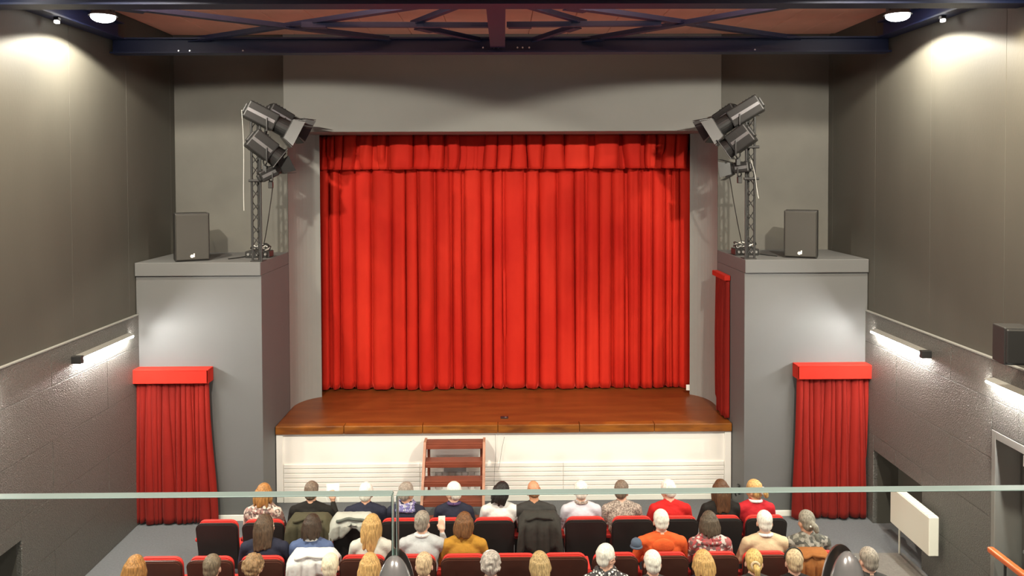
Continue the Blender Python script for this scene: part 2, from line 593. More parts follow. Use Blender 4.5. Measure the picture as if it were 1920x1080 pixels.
for s, n in ((-1, 'left'), (1, 'right')):
    x0, x1 = sorted((s * 5.1, s * W))
    t = thing('wall_beam', 'navy steel beam running along the top of the %s wall' % n, 'steel beam', (s * 5.2, 6, 6.86))
    bm = NB(); bx(bm, x0 - s * 5.2, x1 - s * 5.2, -5, 4.45, 0.0, 0.02); obj('bottom_flange', bm, M['blue'], t)
    bm = NB(); bx(bm, -0.02, 0.02, -5, 4.45, 0.02, 0.2); obj('web', bm, M['blue'], t)
    bm = NB(); bx(bm, x0 - s * 5.2, x1 - s * 5.2, -5, 4.45, 0.2, 0.22); obj('top_flange', bm, M['blue'], t)
    # tiny indicator lamp on the beam
    t = thing('indicator_light', 'tiny white indicator light under the %s wall beam' % n, 'light', (s * 5.16, 9.0, 6.8))
    bm = NB(); bx(bm, -0.03, 0.03, -0.03, 0.03, 0.02, 0.06, 0.006); obj('housing', bm, M['blackmetal'], t)
    bm = NB(); bx(bm, -0.022, 0.022, -0.035, 0.02, -0.015, 0.02, 0.006); obj('lens', bm, M['led_glow'], t)


# ------------------------------------------------------------------ ceiling floods
def flood(x, y, z, label, energy, col, fwd=0.0, angle=151, blend=0.12):
    s = -1 if x < 0 else 1
    t = thing('flood_lamp', label, 'lamp', (x, y, z), 0, None)
    aim = Vector((0.0, fwd, -1)).normalized()
    rot = aim.to_track_quat('-Z', 'Y').to_matrix().to_4x4()
    bm = NB()
    bmesh.ops.create_cone(bm, cap_ends=True, segments=28, radius1=0.16, radius2=0.07, depth=0.12, matrix=rot @ Matrix.Translation((0, 0, 0.075)))
    for k in range(10):
        a = k * PI / 5
        bx(bm, -0.006, 0.006, 0.05, 0.13, 0.06, 0.16, M=rot @ Matrix.Rotation(a, 4, 'Z'))
    obj('housing', bm, M['blackmetal'], t)
    bm = NB(); bmesh.ops.create_uvsphere(bm, u_segments=24, v_segments=10, radius=0.135, matrix=rot @ Matrix.Diagonal((1, 1, 0.45, 1)))
    obj('lens', bm, M['lamp_glow'], t, True)
    bm = NB(); tube(bm, [(0, 0, 0.12), (0, 0, 0.2), (s * 0.2, 0, 0.2)], 0.015)
    obj('bracket', bm, M['blackmetal'], t)
    light('flood_light', 'SPOT', aim * 0.09, energy, col, t, aim * 2, size=0.07, angle=angle, blend=blend)


COOL = (1.0, 0.925, 0.77)
WARM = (1.0, 0.80, 0.45)
for s, n in ((-1, 'left'), (1, 'right')):
    flood(s * 4.76, 9.25, 6.906, 'round flood lamp glowing white by the top of the %s wall' % n, CEIL_W, COOL)
    flood(s * 4.88, 7.2, 6.9, 'round warm flood lamp further back by the %s wall' % n, CEIL_WARM_W, WARM, 0.0, 140, 0.3)
    flood(s * 3.6, 5.4, 6.9, 'round flood lamp above the back rows on the %s' % n, REAR_W, COOL, 0.45, 129, 0.07)

for s, n in ((-1, 'left'), (1, 'right')):  # hidden strips added on the beam only to brighten the ceiling boards
    t = thing('fill_uplight', 'added unseen fill strip lying on the nearest roof beam, %s half' % n, 'light', (s * 2.4, NBM + 0.155, 6.73))
    bm = NB(); bx(bm, -1.9, 1.9, -0.03, 0.03, 0, 0.03, 0.004); obj('housing', bm, M['blackmetal'], t)
    bm = NB(); bx(bm, -1.88, 1.88, -0.022, 0.022, 0.03, 0.034); obj('diffuser', bm, M['white_plastic'], t)
    l = bpy.data.lights.new('fill_uplight_source', 'AREA'); l.shape = 'RECTANGLE'; l.size = 3.7; l.size_y = 0.04; l.energy = FILL_UP_W; l.color = (1, 0.9, 0.8)
    o = link(bpy.data.objects.new('fill_uplight_source', l), t); o.location = (0, 0, 0.04); o.rotation_euler = (PI, 0, 0)

# unseen lamps added under the balcony edge to brighten stage front and audience
for i in range(4):
    x = -3.6 + i * 2.4
    t = thing('fill_downlight', 'added unseen fill lamp under the balcony edge', 'light', (x, 0.9, 3.2), 0, 'downlights under the balcony')
    bm = NB(); cyl(bm, (0, 0, -0.05), (0, 0, 0), 0.07, 0.07, 20); obj('rim', bm, M['blackmetal'], t)
    bm = NB(); cyl(bm, (0, 0, -0.054), (0, 0, -0.051), 0.055, 0.055, 20); obj('lens', bm, M['led_glow'], t)
    light('fill_downlight_source', 'SPOT', (0, 0, -0.08), FILL_DOWN_W, (1, 0.92, 0.8), t, (0, 1.0, -1.1), size=0.05, angle=92, blend=0.4)


for i in range(4):  # unseen lamps added to brighten the chrome posts and glass edges
    x = -3.6 + i * 2.4
    t = thing('balcony_fill_lamp', 'added unseen fill lamp on the ceiling above the balcony seats', 'light', (x, -0.7, CEILZ - 0.0), 0, 'ceiling lamps above the balcony')
    bm = NB(); cyl(bm, (0, 0, -0.06), (0, 0, 0), 0.11, 0.11, 20); obj('rim', bm, M['blackmetal'], t)
    bm = NB(); cyl(bm, (0, 0, -0.064), (0, 0, -0.061), 0.09, 0.09, 20); obj('lens', bm, M['led_glow'], t)
    light('balcony_fill_light', 'SPOT', (0, 0, -0.09), FILL_BALC_W, (1, 0.92, 0.8), t, (0, 0.0, -1), size=0.08, angle=110, blend=0.4)


# ------------------------------------------------------------------ wall washers (linear lights on the panels)
def washer(s, y0, y1, label):
    t = thing('linear_wall_light', label, 'wall light', (s * WL, (y0 + y1) / 2, 2.76))
    L = (y1 - y0) / 2
    # hood rises away from the wall
    bm = NB()
    poly = [(0, 0.046), (0, 0.054), (-0.11, 0.042), (-0.11, 0.034)]
    a = [bm.verts.new((s * x, -L, z)) for x, z in poly]; b = [bm.verts.new((s * x, L, z)) for x, z in poly]
    bm.faces.new(a[::-1]); bm.faces.new(b)
    for i in range(4):
        bm.faces.new((a[i], a[(i + 1) % 4], b[(i + 1) % 4], b[i]))
    bmesh.ops.recalc_face_normals(bm, faces=bm.faces)
    obj('hood', bm, M['door_frame'], t)
    for e in (-1, 1):
        bm = NB()
        x0, x1 = sorted((0.0, -s * (0.12 if e < 0 else 0.035)))
        ya, yb = sorted((e * L, e * (L + (0.07 if e < 0 else 0.015))))
        bx(bm, x0, x1, ya, yb, -0.03 if e < 0 else 0.035, 0.062 if e < 0 else 0.055, 0.004)
        obj('end_cap', bm, M['blackmetal'], t)
    bm = NB(); cyl(bm, (-s * 0.072, -L, 0.012), (-s * 0.072, L, 0.012), 0.018, 0.018, 12)
    obj('tube', bm, M['tube_glow'], t)


washer(-1, 9.42, 10.75, 'long lit wall light on the left wall near the red curtain')
washer(1, 9.42, 10.75, 'long lit wall light on the right wall near the red curtain')
washer(1, 6.8, 8.16, 'long lit wall light on the right wall above the door, cut by the picture edge')
washer(-1, 6.5, 7.85, 'long lit wall light on the left wall nearest the balcony')


# ------------------------------------------------------------------ stage
stage = thing('stage', 'raised wooden stage with a white slatted front below the red curtain', 'stage', (0, 11.68, 0))
bm = NB()
bx(bm, -3.495, 3.495, 0.12, 2.5, 1.06, 1.18, 0.0)
obj('platform', bm, M['stage_wood'], stage)
xs = [-3.495, -2.45, -1.25, -0.1, 1.15, 2.3, 3.495]
for i in range(6):
    bm = NB()
    bx(bm, xs[i] + 0.002, xs[i + 1] - 0.002, -0.03, 0.12, 1.058, 1.186, 0.012, 2)
    obj('nosing_board', bm, M['nosing'], stage)
bm = NB(); bx(bm, -3.49, 3.49, 0.03, 0.1, 0.0, 1.06); front = obj('front_panel', bm, M['white_paint'], stage)
for s in (-1, 1):
    bm = NB(); x0, x1 = sorted((s * 3.39, s * 3.49)); bx(bm, x0, x1, 0.0, 0.03, 0, 1.055, 0.004); obj('end_post', bm, M['white_paint'], stage)
zz = 0.09
segs = [(-3.38, -1.3), (-1.295, 0.9), (0.905, 3.38)]
for k in range(7):
    for (a, b) in segs:
        bm = NB(); bx(bm, a, b, 0.008, 0.03, zz + 0.004, zz + 0.066, 0.004); obj('slat', bm, M['white_paint'], stage)
    zz += 0.0715
bm = NB(); bx(bm, -3.38, 3.38, -0.004, 0.03, 0.0, 0.085, 0.004); obj('bottom_rail', bm, M['white_paint'], stage)
# small vent seen between the treads of the steps
t = thing('vent_grille', 'small grey vent grille in the stage front behind the wooden steps', 'vent', (-0.76, 11.678, 0.3))
bm = NB(); bx(bm, -0.17, 0.17, 0.0, 0.008, 0.16, 0.27, 0.003); obj('plate', bm, M['grey_metal'], t)
for k in range(7):
    bm = NB(); bx(bm, -0.3 + k * 0.1 - 0.008, -0.3 + k * 0.1 + 0.008, -0.002, 0.008, -0.1, 0.15, 0.002); obj('bar', bm, M['heater_top'], t)
# floor socket on the stage
t = thing('floor_socket', 'small dark floor socket near the front edge of the stage', 'socket', (0.0, 12.02, 1.18))
bm = NB(); bx(bm, -0.06, 0.06, -0.05, 0.05, 0, 0.012, 0.004); obj('plate', bm, M['blackmetal'], t)
bm = NB(); cyl(bm, (0.02, -0.02, 0.012), (0.02, -0.02, 0.02), 0.016, seg=14); obj('cap', bm, M['steel'], t)
# hanging wires on the stage front
bm = NB(); tube(bm, [(0, 0, 1.04), (0.006, -0.008, 0.75), (-0.012, -0.008, 0.5), (-0.02, -0.006, 0.3), (-0.012, -0.004, 0.1)], 0.0025)
tag(obj('wire', bm, M['cable'], loc=(-0.14, 11.66, 0)), 'thin dark wire hanging straight down the stage front beside the steps', 'wire')
bm = NB(); tube(bm, [(0, 0, 1.0), (-0.04, -0.01, 0.82), (-0.07, -0.012, 0.62), (-0.09, -0.01, 0.5)], 0.0025)
tag(obj('wire', bm, M['cable'], loc=(0.0, 11.66, 0)), 'thin dark wire slanting across the stage front beside the steps', 'wire')
for s, n in ((-1, 'left'), (1, 'right')):
    t = thing('cable_hook', 'small black hook on the %s tower beside the stage front' % n, 'hook', (s * 3.5, 11.3, 0.3))
    bm = NB(); bx(bm, -s * 0.03, 0, -0.04, 0.04, -0.06, 0.08, 0.01); obj('plate', bm, M['blackmetal'], t)
    bm = NB(); tube(bm, [(-s * 0.02, 0, 0.04), (-s * 0.06, 0, 0.03), (-s * 0.07, 0, -0.04), (-s * 0.05, 0, -0.09)], 0.012); obj('arm', bm, M['blackmetal'], t)

# wooden steps
st = thing('wooden_steps', 'reddish brown wooden steps with open treads standing at the stage front', 'steps', (-0.75, 11.2, 0))
tre = [(0.33, 0.985), (0.17, 0.765), (0.01, 0.545), (-0.15, 0.32), (-0.31, 0.10)]
for (y, z) in tre:
    bm = NB(); bx(bm, -0.425, 0.425, y - 0.1, y + 0.1, z - 0.035, z, 0.004)
    tr_ = obj('tread', bm, M['steps'], st)
    bm = NB(); bx(bm, -0.425, 0.425, y - 0.105, y - 0.08, z - 0.085, z - 0.03, 0.003)
    obj('tread_lip', bm, M['steps'], tr_)
for s in (-1, 1):
    bm = NB()
    poly = [(0.24, 1.0), (0.44, 1.0), (-0.28, 0.0), (-0.48, 0.0)]
    a = [bm.verts.new((s * 0.425, y, z)) for y, z in poly]; b = [bm.verts.new((s * 0.462, y, z)) for y, z in poly]
    bm.faces.new(a); bm.faces.new(b[::-1])
    for i in range(4):
        bm.faces.new((a[i], b[i], b[(i + 1) % 4], a[(i + 1) % 4]))
    bmesh.ops.recalc_face_normals(bm, faces=bm.faces)
    obj('stringer', bm, M['steps_side'], st)
    bm = NB(); bx(bm, s * 0.40 - 0.02, s * 0.40 + 0.02, 0.36, 0.41, 0, 0.95, 0.003); obj('rear_leg', bm, M['steps'], st)


# ------------------------------------------------------------------ curtains
def curtain_mesh(valleys, z0, z1, A0, A1, seed, nz=26, drift=0.02, hem=0.03, per=14, flare=0.0, power=4.0, gap=0.0):
    """folded cloth in the XZ plane, folds bulging to -Y; valleys = X of the creases"""
    r = random.Random(seed)
    n = len(valleys) - 1
    dr = [(r.uniform(-1, 1) * drift, r.uniform(0.5, 1.4), r.uniform(0, 6)) for _ in valleys]
    am = [r.uniform(0.6, 1.15) for _ in range(n)]
    lean = [r.uniform(-0.35, 0.35) for _ in range(n)]
    rip = [(r.uniform(0.0, 0.13), r.uniform(0, 6)) for _ in range(n)]
    hm = [r.uniform(-1, 1) for _ in range(n)]
    vd = [r.uniform(-0.02, 0.03) for _ in valleys]
    bm = NB()
    cx = (valleys[0] + valleys[-1]) / 2
    rows = []
    for k in range(nz + 1):
        f = k / nz               # 0 top .. 1 bottom
        row = []
        vx = []
        for i, v in enumerate(valleys):
            a, b, c = dr[i]
            x = v + a * (math.sin(b * 3 * f + c) - math.sin(c)) * (0.3 + f)
            x = cx + (x - cx) * (1 + flare * f)
            vx.append(x)
        for i in range(n):
            wd = vx[i + 1] - vx[i]
            A = (A0 + (A1 - A0) * min(1, f * 2.2)) * am[i] * min(1.0, 0.45 + wd * 2.2)
            if wd < gap:
                A *= 0.06
            for j in range(per):
                u = 0.5 - 0.5 * math.cos(PI * j / per)
                uu = u ** (1 + lean[i] * 0.6)
                p = 1 - abs(2 * uu - 1) ** power
                p *= 1 + rip[i][0] * math.sin(2 * PI * uu * 1.5 + rip[i][1] + f * 2)
                base = vd[i] * (1 - u) + vd[i + 1] * u
                y = base - A * p
                z = z1 + (z0 - z1) * f
                if f > 0.9:
                    z += (f - 0.9) * 10 * (hem * (0.6 + 0.4 * hm[i]) * (1 - max(0, p)) + hem * 0.25 * (hm[i] + 1))
                row.append(bm.verts.new((vx[i] + wd * u, y, z)))
        row.append(bm.verts.new((vx[n], vd[n], z1 + (z0 - z1) * f)))
        rows.append(row)
    for k in range(nz):
        for j in range(len(rows[0]) - 1):
            bm.faces.new((rows[k][j], rows[k + 1][j], rows[k + 1][j + 1], rows[k][j + 1]))
    return bm


def px2x(lst, d):
    return [(p - 944) * d / 1440 for p in lst]


def cloth(name, bm, m, parent=None, loc=None, thick=0.008):
    o = obj(name, bm, m, parent, True, loc)
    md = o.modifiers.new('thickness', 'SOLIDIFY')
    md.thickness = thick
    md.offset = 0
    return o


val = px2x([596, 617, 636, 664, 695, 733, 760, 783, 815, 845, 868, 903, 924, 945, 985, 1010, 1045, 1078, 1100, 1124, 1150, 1175, 1201, 1225, 1249, 1263, 1278, 1303], 13.6)
cur = thing('stage_curtain', 'closed red velvet stage curtain hanging in deep folds behind the stage', 'curtain', (0, 13.68, 1.18))
rg = random.Random(77)
val2 = [val[0]]
for v in val[1:-1]:
    g = rg.choice((0.012, 0.018, 0.025, 0.035, 0.045)) / 2 * 1.1
    val2 += [v - g, v + g]
val = val2 + [val[-1]]
left_v = [v for v in val if v < 0.05]
right_v = [left_v[-1] - 0.02] + [v for v in val if v >= 0.05]
cloth('curtain_panel', curtain_mesh(left_v, 0.012, 4.25, 0.09, 0.15, 3, nz=34, drift=0.012, hem=0.035, power=5, gap=0.06, per=12), M['velvet'], cur)
o = cloth('curtain_panel', curtain_mesh(right_v, 0.012, 4.25, 0.09, 0.15, 5, nz=34, drift=0.012, hem=0.035, power=5, gap=0.06, per=12), M['velvet'], cur)
bm = NB(); cyl(bm, (-3.3, 0.03, 4.27), (3.3, 0.03, 4.27), 0.02); obj('track', bm, M['blackmetal'], cur)

vv = px2x([597, 612, 627, 645, 668, 676, 698, 708, 724, 730, 774, 776, 801, 804, 833, 838, 860, 873, 888, 896, 911, 933, 961, 986, 989, 1018, 1023, 1057, 1060, 1105, 1117, 1163, 1168, 1204, 1212, 1232, 1250, 1270, 1296], 13.4)
va = thing('stage_valance', 'short pleated red velvet valance across the top of the stage curtain', 'curtain', (0, 13.5, 5.1))
cloth('valance_cloth', curtain_mesh(vv, 0.0, 0.62, 0.16, 0.2, 11, nz=10, drift=0.03, hem=0.02, power=6, gap=0.14), M['velvet'], va)
bm = NB(); bx(bm, -3.3, 3.3, -0.02, 0.05, 0.6, 0.66, 0.005); obj('batten', bm, M['blackmetal'], va)

# door curtains on the front of the towers
for s, n, seed in ((-1, 'left', 21), (1, 'right', 24)):
    t = thing('door_curtain', 'red velvet door curtain under a red pelmet on the %s tower' % n, 'curtain', (s * 4.75, D1 - 0.11, 0))
    # pelmet box open below
    bm = NB()
    bx(bm, -0.545, 0.545, -0.09, -0.065, 2.06, 2.25, 0.006)
    bx(bm, -0.545, 0.545, -0.09, 0.108, 2.235, 2.26, 0.006)
    bx(bm, -0.545, -0.52, -0.09, 0.108, 2.06, 2.25, 0.004)
    bx(bm, 0.52, 0.545, -0.09, 0.108, 2.06, 2.25, 0.004)
    obj('pelmet', bm, M['pelmet'], t)
    rr = random.Random(seed)
    vs = [-0.52]
    while vs[-1] < 0.46:
        vs.append(vs[-1] + rr.uniform(0.05, 0.105))
    vs[-1] = 0.52
    b = curtain_mesh(vs, 0.02, 2.2, 0.035, 0.07, seed, nz=26, drift=0.035, hem=0.03, per=9, flare=0.06, power=2.6)
    if s < 0:
        pass
    cloth('curtain_panel', b, M['velvet2'], t)
# curtain over the side entrance in the right tower, facing the stage
t = thing('entrance_curtain', 'narrow red curtain on the inner side of the right tower beside the stage', 'curtain', (3.475, 12.13, 1.18))
rr = random.Random(31)
vs = [-0.34]
while vs[-1] < 0.28:
    vs.append(vs[-1] + rr.uniform(0.05, 0.09))
vs[-1] = 0.34
b = curtain_mesh(vs, 0.015, 2.2, 0.03, 0.055, 31, nz=20, drift=0.03, hem=0.03, per=9, flare=0.05, power=2.6)
bmesh.ops.rotate(b, matrix=Matrix.Rotation(R(-90), 3, 'Z'), verts=b.verts)
cloth('curtain_panel', b, M['velvet2'], t)
bm = NB()
bx(bm, -0.07, 0.024, -0.36, 0.35, 2.18, 2.26, 0.006)
obj('pelmet', bm, M['pelmet'], t)
# white plate at the foot of the reveal
t = thing('wall_plate', 'tiny white plate low on the wall at the right end of the stage curtain', 'plate', (3.19, 13.22, 1.3))
bm = NB(); bx(bm, -0.03, 0.03, -0.01, 0.01, -0.05, 0.05, 0.004); obj('plate', bm, M['white_plastic'], t)
bm = NB(); bx(bm, -0.012, 0.012, -0.016, -0.01, -0.02, 0.02, 0.002); obj('rocker', bm, M['white_plastic'], t)


# ------------------------------------------------------------------ loudspeakers
def loudspeaker(x, y, z, wd, dp, h, label, rz=0, badge=True):
    t = thing('loudspeaker', label, 'speaker', (x, y, z), rz)
    bm = NB(); bx(bm, -wd / 2, wd / 2, 0.02, dp, 0, h, 0.012, 2); obj('cabinet', bm, M['speaker_box'], t)
    bm = NB(); bx(bm, -wd / 2 + 0.012, wd / 2 - 0.012, -0.005, 0.03, 0.02, h - 0.015, 0.012, 2); g = obj('grille', bm, M['speaker'] if badge else M['speaker_box'], t)
    bm = NB()
    cyl(bm, (-0.012, -0.012, 0.075), (-0.012, -0.004, 0.075), 0.024, seg=16)
    bx(bm, 0.008, 0.026, -0.011, -0.004, 0.06, 0.115, 0.003)
    if badge:
        obj('badge', bm, M['white_plastic'], g)
    else:
        bm.free()
    for k in (-1, 1):
        bm = NB(); bx(bm, k * wd * 0.35 - 0.02, k * wd * 0.35 + 0.02, 0.05, dp - 0.05, -0.0, 0.012, 0.003); obj('foot', bm, M['speaker_box'], t)
    return t


loudspeaker(-4.53, 11.22, 3.766, 0.47, 0.38, 0.7, 'dark loudspeaker standing on the left tower', R(27))
loudspeaker(4.36, 11.22, 3.766, 0.46, 0.38, 0.7, 'dark loudspeaker standing on the right tower', R(-25))
ws = loudspeaker(4.9, 7.2, 3.18, 0.26, 0.26, 0.36, 'black loudspeaker on a bracket high on the right wall', R(-8), False)
bm = NB(); tube(bm, [(0.05, 0.2, 0.19), (0.3, 0.22, 0.19), (0.5, 0.06, 0.19)], 0.02); obj('bracket', bm, M['blackmetal'], ws)


# ------------------------------------------------------------------ lighting towers
def lattice(x, y, z0, z1, label):
    t = thing('lattice_pole', label, 'lighting stand', (x, y, z0))
    H = z1 - z0
    pts = [(-0.062, -0.03), (0.062, -0.03), (0.0, 0.075)]
    bm = NB(); bx(bm, -0.09, 0.09, -0.06, 0.12, 0, 0.012, 0.003); obj('base_plate', bm, M['trussgrey'], t)
    for p in pts:
        bm = NB(); cyl(bm, (*p, 0.012), (*p, H), 0.017, seg=10); obj('chord', bm, M['trussgrey'], t)
    n = int(H / 0.17)
    for i in range(n):
        for a in range(3):
            p, q = pts[a], pts[(a + 1) % 3]
            if i % 2:
                p, q = q, p
            bm = NB(); cyl(bm, (*p, 0.05 + i * 0.17), (*q, 0.05 + (i + 1) * 0.17 - 0.02), 0.007, seg=5); obj('lacing_rod', bm, M['trussgrey'], t)
    for zc in (H - 0.05, H - 0.52, H - 0.98):
        bm = NB(); cyl(bm, (-0.1, -0.05, zc), (0.12, -0.05, zc), 0.02, seg=10); obj('cross_arm', bm, M['trussgrey'], t)
    return t


lattice(-3.58, 11.19, 3.766, 5.92, 'dark lattice pole carrying stage lamps on the left tower')
lattice(3.6, 11.19, 3.766, 5.92, 'dark lattice pole carrying stage lamps on the right tower')


def stage_lamp(back, front, d0, d1, wd, label, doors=True, hood=0.0, strip=True, roll=0):
    """theatre lantern; back/front ends given as photo pixels at depths d0, d1"""
    p, q = at(*back, d0), at(*front, d1)
    ax = (q - p)
    L = ax.length
    c = (p + q) / 2
    t = thing('stage_lamp', label, 'stage lamp', c)
    rot = ax.to_track_quat('Y', 'Z').to_matrix().to_4x4() @ Matrix.Rotation(R(roll), 4, 'Y')
    h = wd * 0.5
    bl = L * 0.6
    bm = NB()
    bx(bm, -h, h, -L / 2, -L / 2 + bl, -h * 0.9, h * 0.9, 0.02, 2, M=rot)
    body = obj('housing', bm, M['fixture'], t)
    for k in range(4):
        bm = NB(); bx(bm, -h * 0.8, h * 0.8, -L / 2 + 0.04 + k * 0.05, -L / 2 + 0.055 + k * 0.05, h * 0.88, h * 0.98, M=rot); obj('cooling_fin', bm, M['fixture'], body)
    bm = NB(); bx(bm, -h * 0.6, h * 0.6, -L / 2 - 0.03, -L / 2 + 0.005, -h * 0.5, h * 0.5, 0.012, 2, M=rot); obj('rear_cap', bm, M['trussgrey'], t)
    bm = NB(); cyl(bm, rot @ Vector((0, -L / 2 + bl - 0.01, 0)), rot @ Vector((0, L / 2 - 0.12, 0)), h * 0.86, h * 0.92, 24); obj('barrel', bm, M['blackmetal'], t, False)
    bm = NB(); cyl(bm, rot @ Vector((0, L / 2 - 0.121, 0)), rot @ Vector((0, L / 2 - 0.115, 0)), h * 0.8, h * 0.8, 24); obj('lens', bm, M['steel'], t)
    bm = NB(); bx(bm, -h * 1.05, h * 1.05, L / 2 - 0.13, L / 2 - 0.118, -h * 1.05, h * 1.05, 0.004, M=rot); obj('colour_frame', bm, M['blackmetal'], t)
    if strip:
        bm = NB(); bx(bm, -h * 1.02, -h * 0.98, -L / 2 + 0.02, -L / 2 + bl - 0.03, -0.025, 0.02, M=rot); obj('side_strip', bm, M['steel'], t)
        bm = NB(); bx(bm, h * 0.98, h * 1.02, -L / 2 + 0.02, -L / 2 + bl - 0.03, -0.025, 0.02, M=rot); obj('side_strip', bm, M['steel'], t)
    if doors:
        for k in range(4):
            bm = NB()
            m = rot @ Matrix.Translation((0, L / 2 - 0.12, 0)) @ Matrix.Rotation(k * PI / 2, 4, 'Y') @ Matrix.Translation((0, 0, h * 1.05)) @ Matrix.Rotation(R(22), 4, 'X')
            vs = bx(bm, -h, h, 0, 0.17, -0.003, 0.003)
            for v in vs:
                if v.co.y > 0.1:
                    v.co.x *= 1.35
            bmesh.ops.transform(bm, matrix=m, verts=bm.verts)
            obj('barn_door', bm, M['blackmetal'], t)
    # yoke and clamp
    bm = NB()
    a = rot @ Vector((-h * 1.12, -L * 0.1, 0)); b = rot @ Vector((h * 1.12, -L * 0.1, 0))
    dn = Vector((0, 0, -h * 1.6))
    tube(bm, [a, a + dn * 0.8, a * 0.5 + b * 0.5 + dn, b + dn * 0.8, b], 0.012)
    obj('yoke', bm, M['trussgrey'], t)
    bm = NB()
    mid = a * 0.5 + b * 0.5 + dn
    bx(bm, mid.x - 0.03, mid.x + 0.03, mid.y - 0.03, mid.y + 0.03, mid.z - 0.09, mid.z + 0.01, 0.006)
    obj('clamp', bm, M['trussgrey'], t)
    return t


stage_lamp((461, 203), (553, 250), 11.05, 11.3, 0.29, 'uppermost long stage lamp on the left pole')
stage_lamp((502, 206), (570, 245), 11.36, 11.65, 0.26, 'stage lamp half hidden behind the top one on the left pole')
stage_lamp((470, 257), (536, 307), 11.0, 11.2, 0.33, 'big boxy stage lamp second from the top on the left pole', doors=False)
stage_lamp((487, 333), (538, 308), 11.1, 11.3, 0.18, 'small lowest stage lamp with spread barn doors on the left pole')
stage_lamp((1426, 192), (1334, 248), 11.05, 11.3, 0.29, 'uppermost long stage lamp on the right pole')
stage_lamp((1382, 205), (1322, 245), 11.36, 11.65, 0.25, 'stage lamp half hidden behind the top one on the right pole')
stage_lamp((1408, 247), (1348, 290), 11.0, 11.2, 0.33, 'big boxy stage lamp second from the top on the right pole', doors=False)
stage_lamp((1406, 312), (1358, 318), 11.1, 11.3, 0.17, 'small lowest stage lamp on the right pole')

# cables and dimmer packs on the tower tops
for s, n in ((-1, 'left'), (1, 'right')):
    t = thing('dimmer_pack', 'black dimmer pack on top of the %s tower behind the pole' % n, 'dimmer', (s * 3.5, 11.75, 3.766), 0)
    bm = NB(); bx(bm, -s * 0.0 - 0.19, 0.19 - 0.02, -0.12, 0.12, 0, 0.1, 0.008); b_ = obj('case', bm, M['blackmetal'], t)
    for k in range(5):
        bm = NB(); cyl(bm, (-0.14 + k * 0.065, -0.121, 0.055), (-0.14 + k * 0.065, -0.14, 0.055), 0.02, seg=10); obj('plug', bm, M['steel'], t)
    t.location.x = s * 3.72
    t = thing('cable_coil', 'coil of white and black cable lying on the dimmer pack of the %s tower' % n, 'cable', (s * 3.70, 11.72, 3.87))
    for k in range(5):
        bm = NB()
        pts = []
        rr = random.Random(40 + k + (s > 0) * 10)
        R0 = 0.1 + rr.uniform(-0.015, 0.03)
        zo = 0.014 + k * 0.016
        for i in range(25):
            a = i / 24 * 2 * PI * 1.0
            pts.append((R0 * 1.3 * math.cos(a), R0 * math.sin(a), zo + 0.02 * math.sin(3 * a + k)))
        tube(bm, pts, 0.009, 5)
        obj('loop', bm, M['cable_w'] if k % 2 else M['cable'], t, True)
    bm = NB()
    p = at(453 if s < 0 else 1408, 206 if s < 0 else 300, 11.06)
    q = at(459 if s < 0 else 1424, 395 if s < 0 else 372, 11.0)
    pts = [p + (q - p) * f + Vector((0.012 * math.sin(5 * f), 0, 0)) for f in [i / 10 for i in range(11)]]
    tube(bm, pts, 0.0035, 5)
    tag(obj('hanging_cord', bm, M['cable_w']), 'thin white cord dangling from the stage lamps on the %s pole' % n, 'cord')
    bm = NB()
    p = at(512 if s < 0 else 1368, 345 if s < 0 else 330, 11.25)
    e = Vector((s * 3.66, 11.7, 3.9))
    mid = (p + e) / 2 + Vector((0, 0, -0.12))
    tube(bm, [p * (1 - f) ** 2 + mid * 2 * f * (1 - f) + e * f * f for f in [i / 12 for i in range(13)]], 0.007, 5)
    tag(obj('lamp_cable', bm, M['cable']), 'black cable looping from the lowest lamp down to the %s dimmer pack' % n, 'cable')
    bm = NB()
    tube(bm, [(s * 4.1, 11.45, 3.774), (s * 4.0, 11.6, 3.774), (s * 3.95, 11.75, 3.774), (s * 3.85, 11.72, 3.774)], 0.008, 5)
    tag(obj('speaker_cable', bm, M['cable']), 'black cable lying on the %s tower beside the loudspeaker' % n, 'cable')

# ------------------------------------------------------------------ radiator, door, rail
t = thing('radiator', 'white panel radiator low on the right wall', 'radiator', (WL, 9.5, 0.42))
bm = NB(); bx(bm, -0.19, -0.07, -0.46, 0.46, 0, 0.47, 0.008, 2); obj('casing', bm, M['heater'], t)
for k in range(14):
    y = -0.42 + k * 0.0645
    bm = NB(); bx(bm, -0.185, -0.075, y - 0.029, y + 0.029, 0.465, 0.476, 0.002); obj('grille_bar', bm, M['heater_top'], t)
for y in (-0.3, 0.3):
    bm = NB(); bx(bm, -0.08, 0.0, y - 0.03, y + 0.03, 0.1, 0.36); obj('bracket', bm, M['heater_top'], t)
bm = NB(); cyl(bm, (-0.08, 0.43, -0.42), (-0.08, 0.43, 0.02), 0.012); obj('pipe', bm, M['heater'], t)

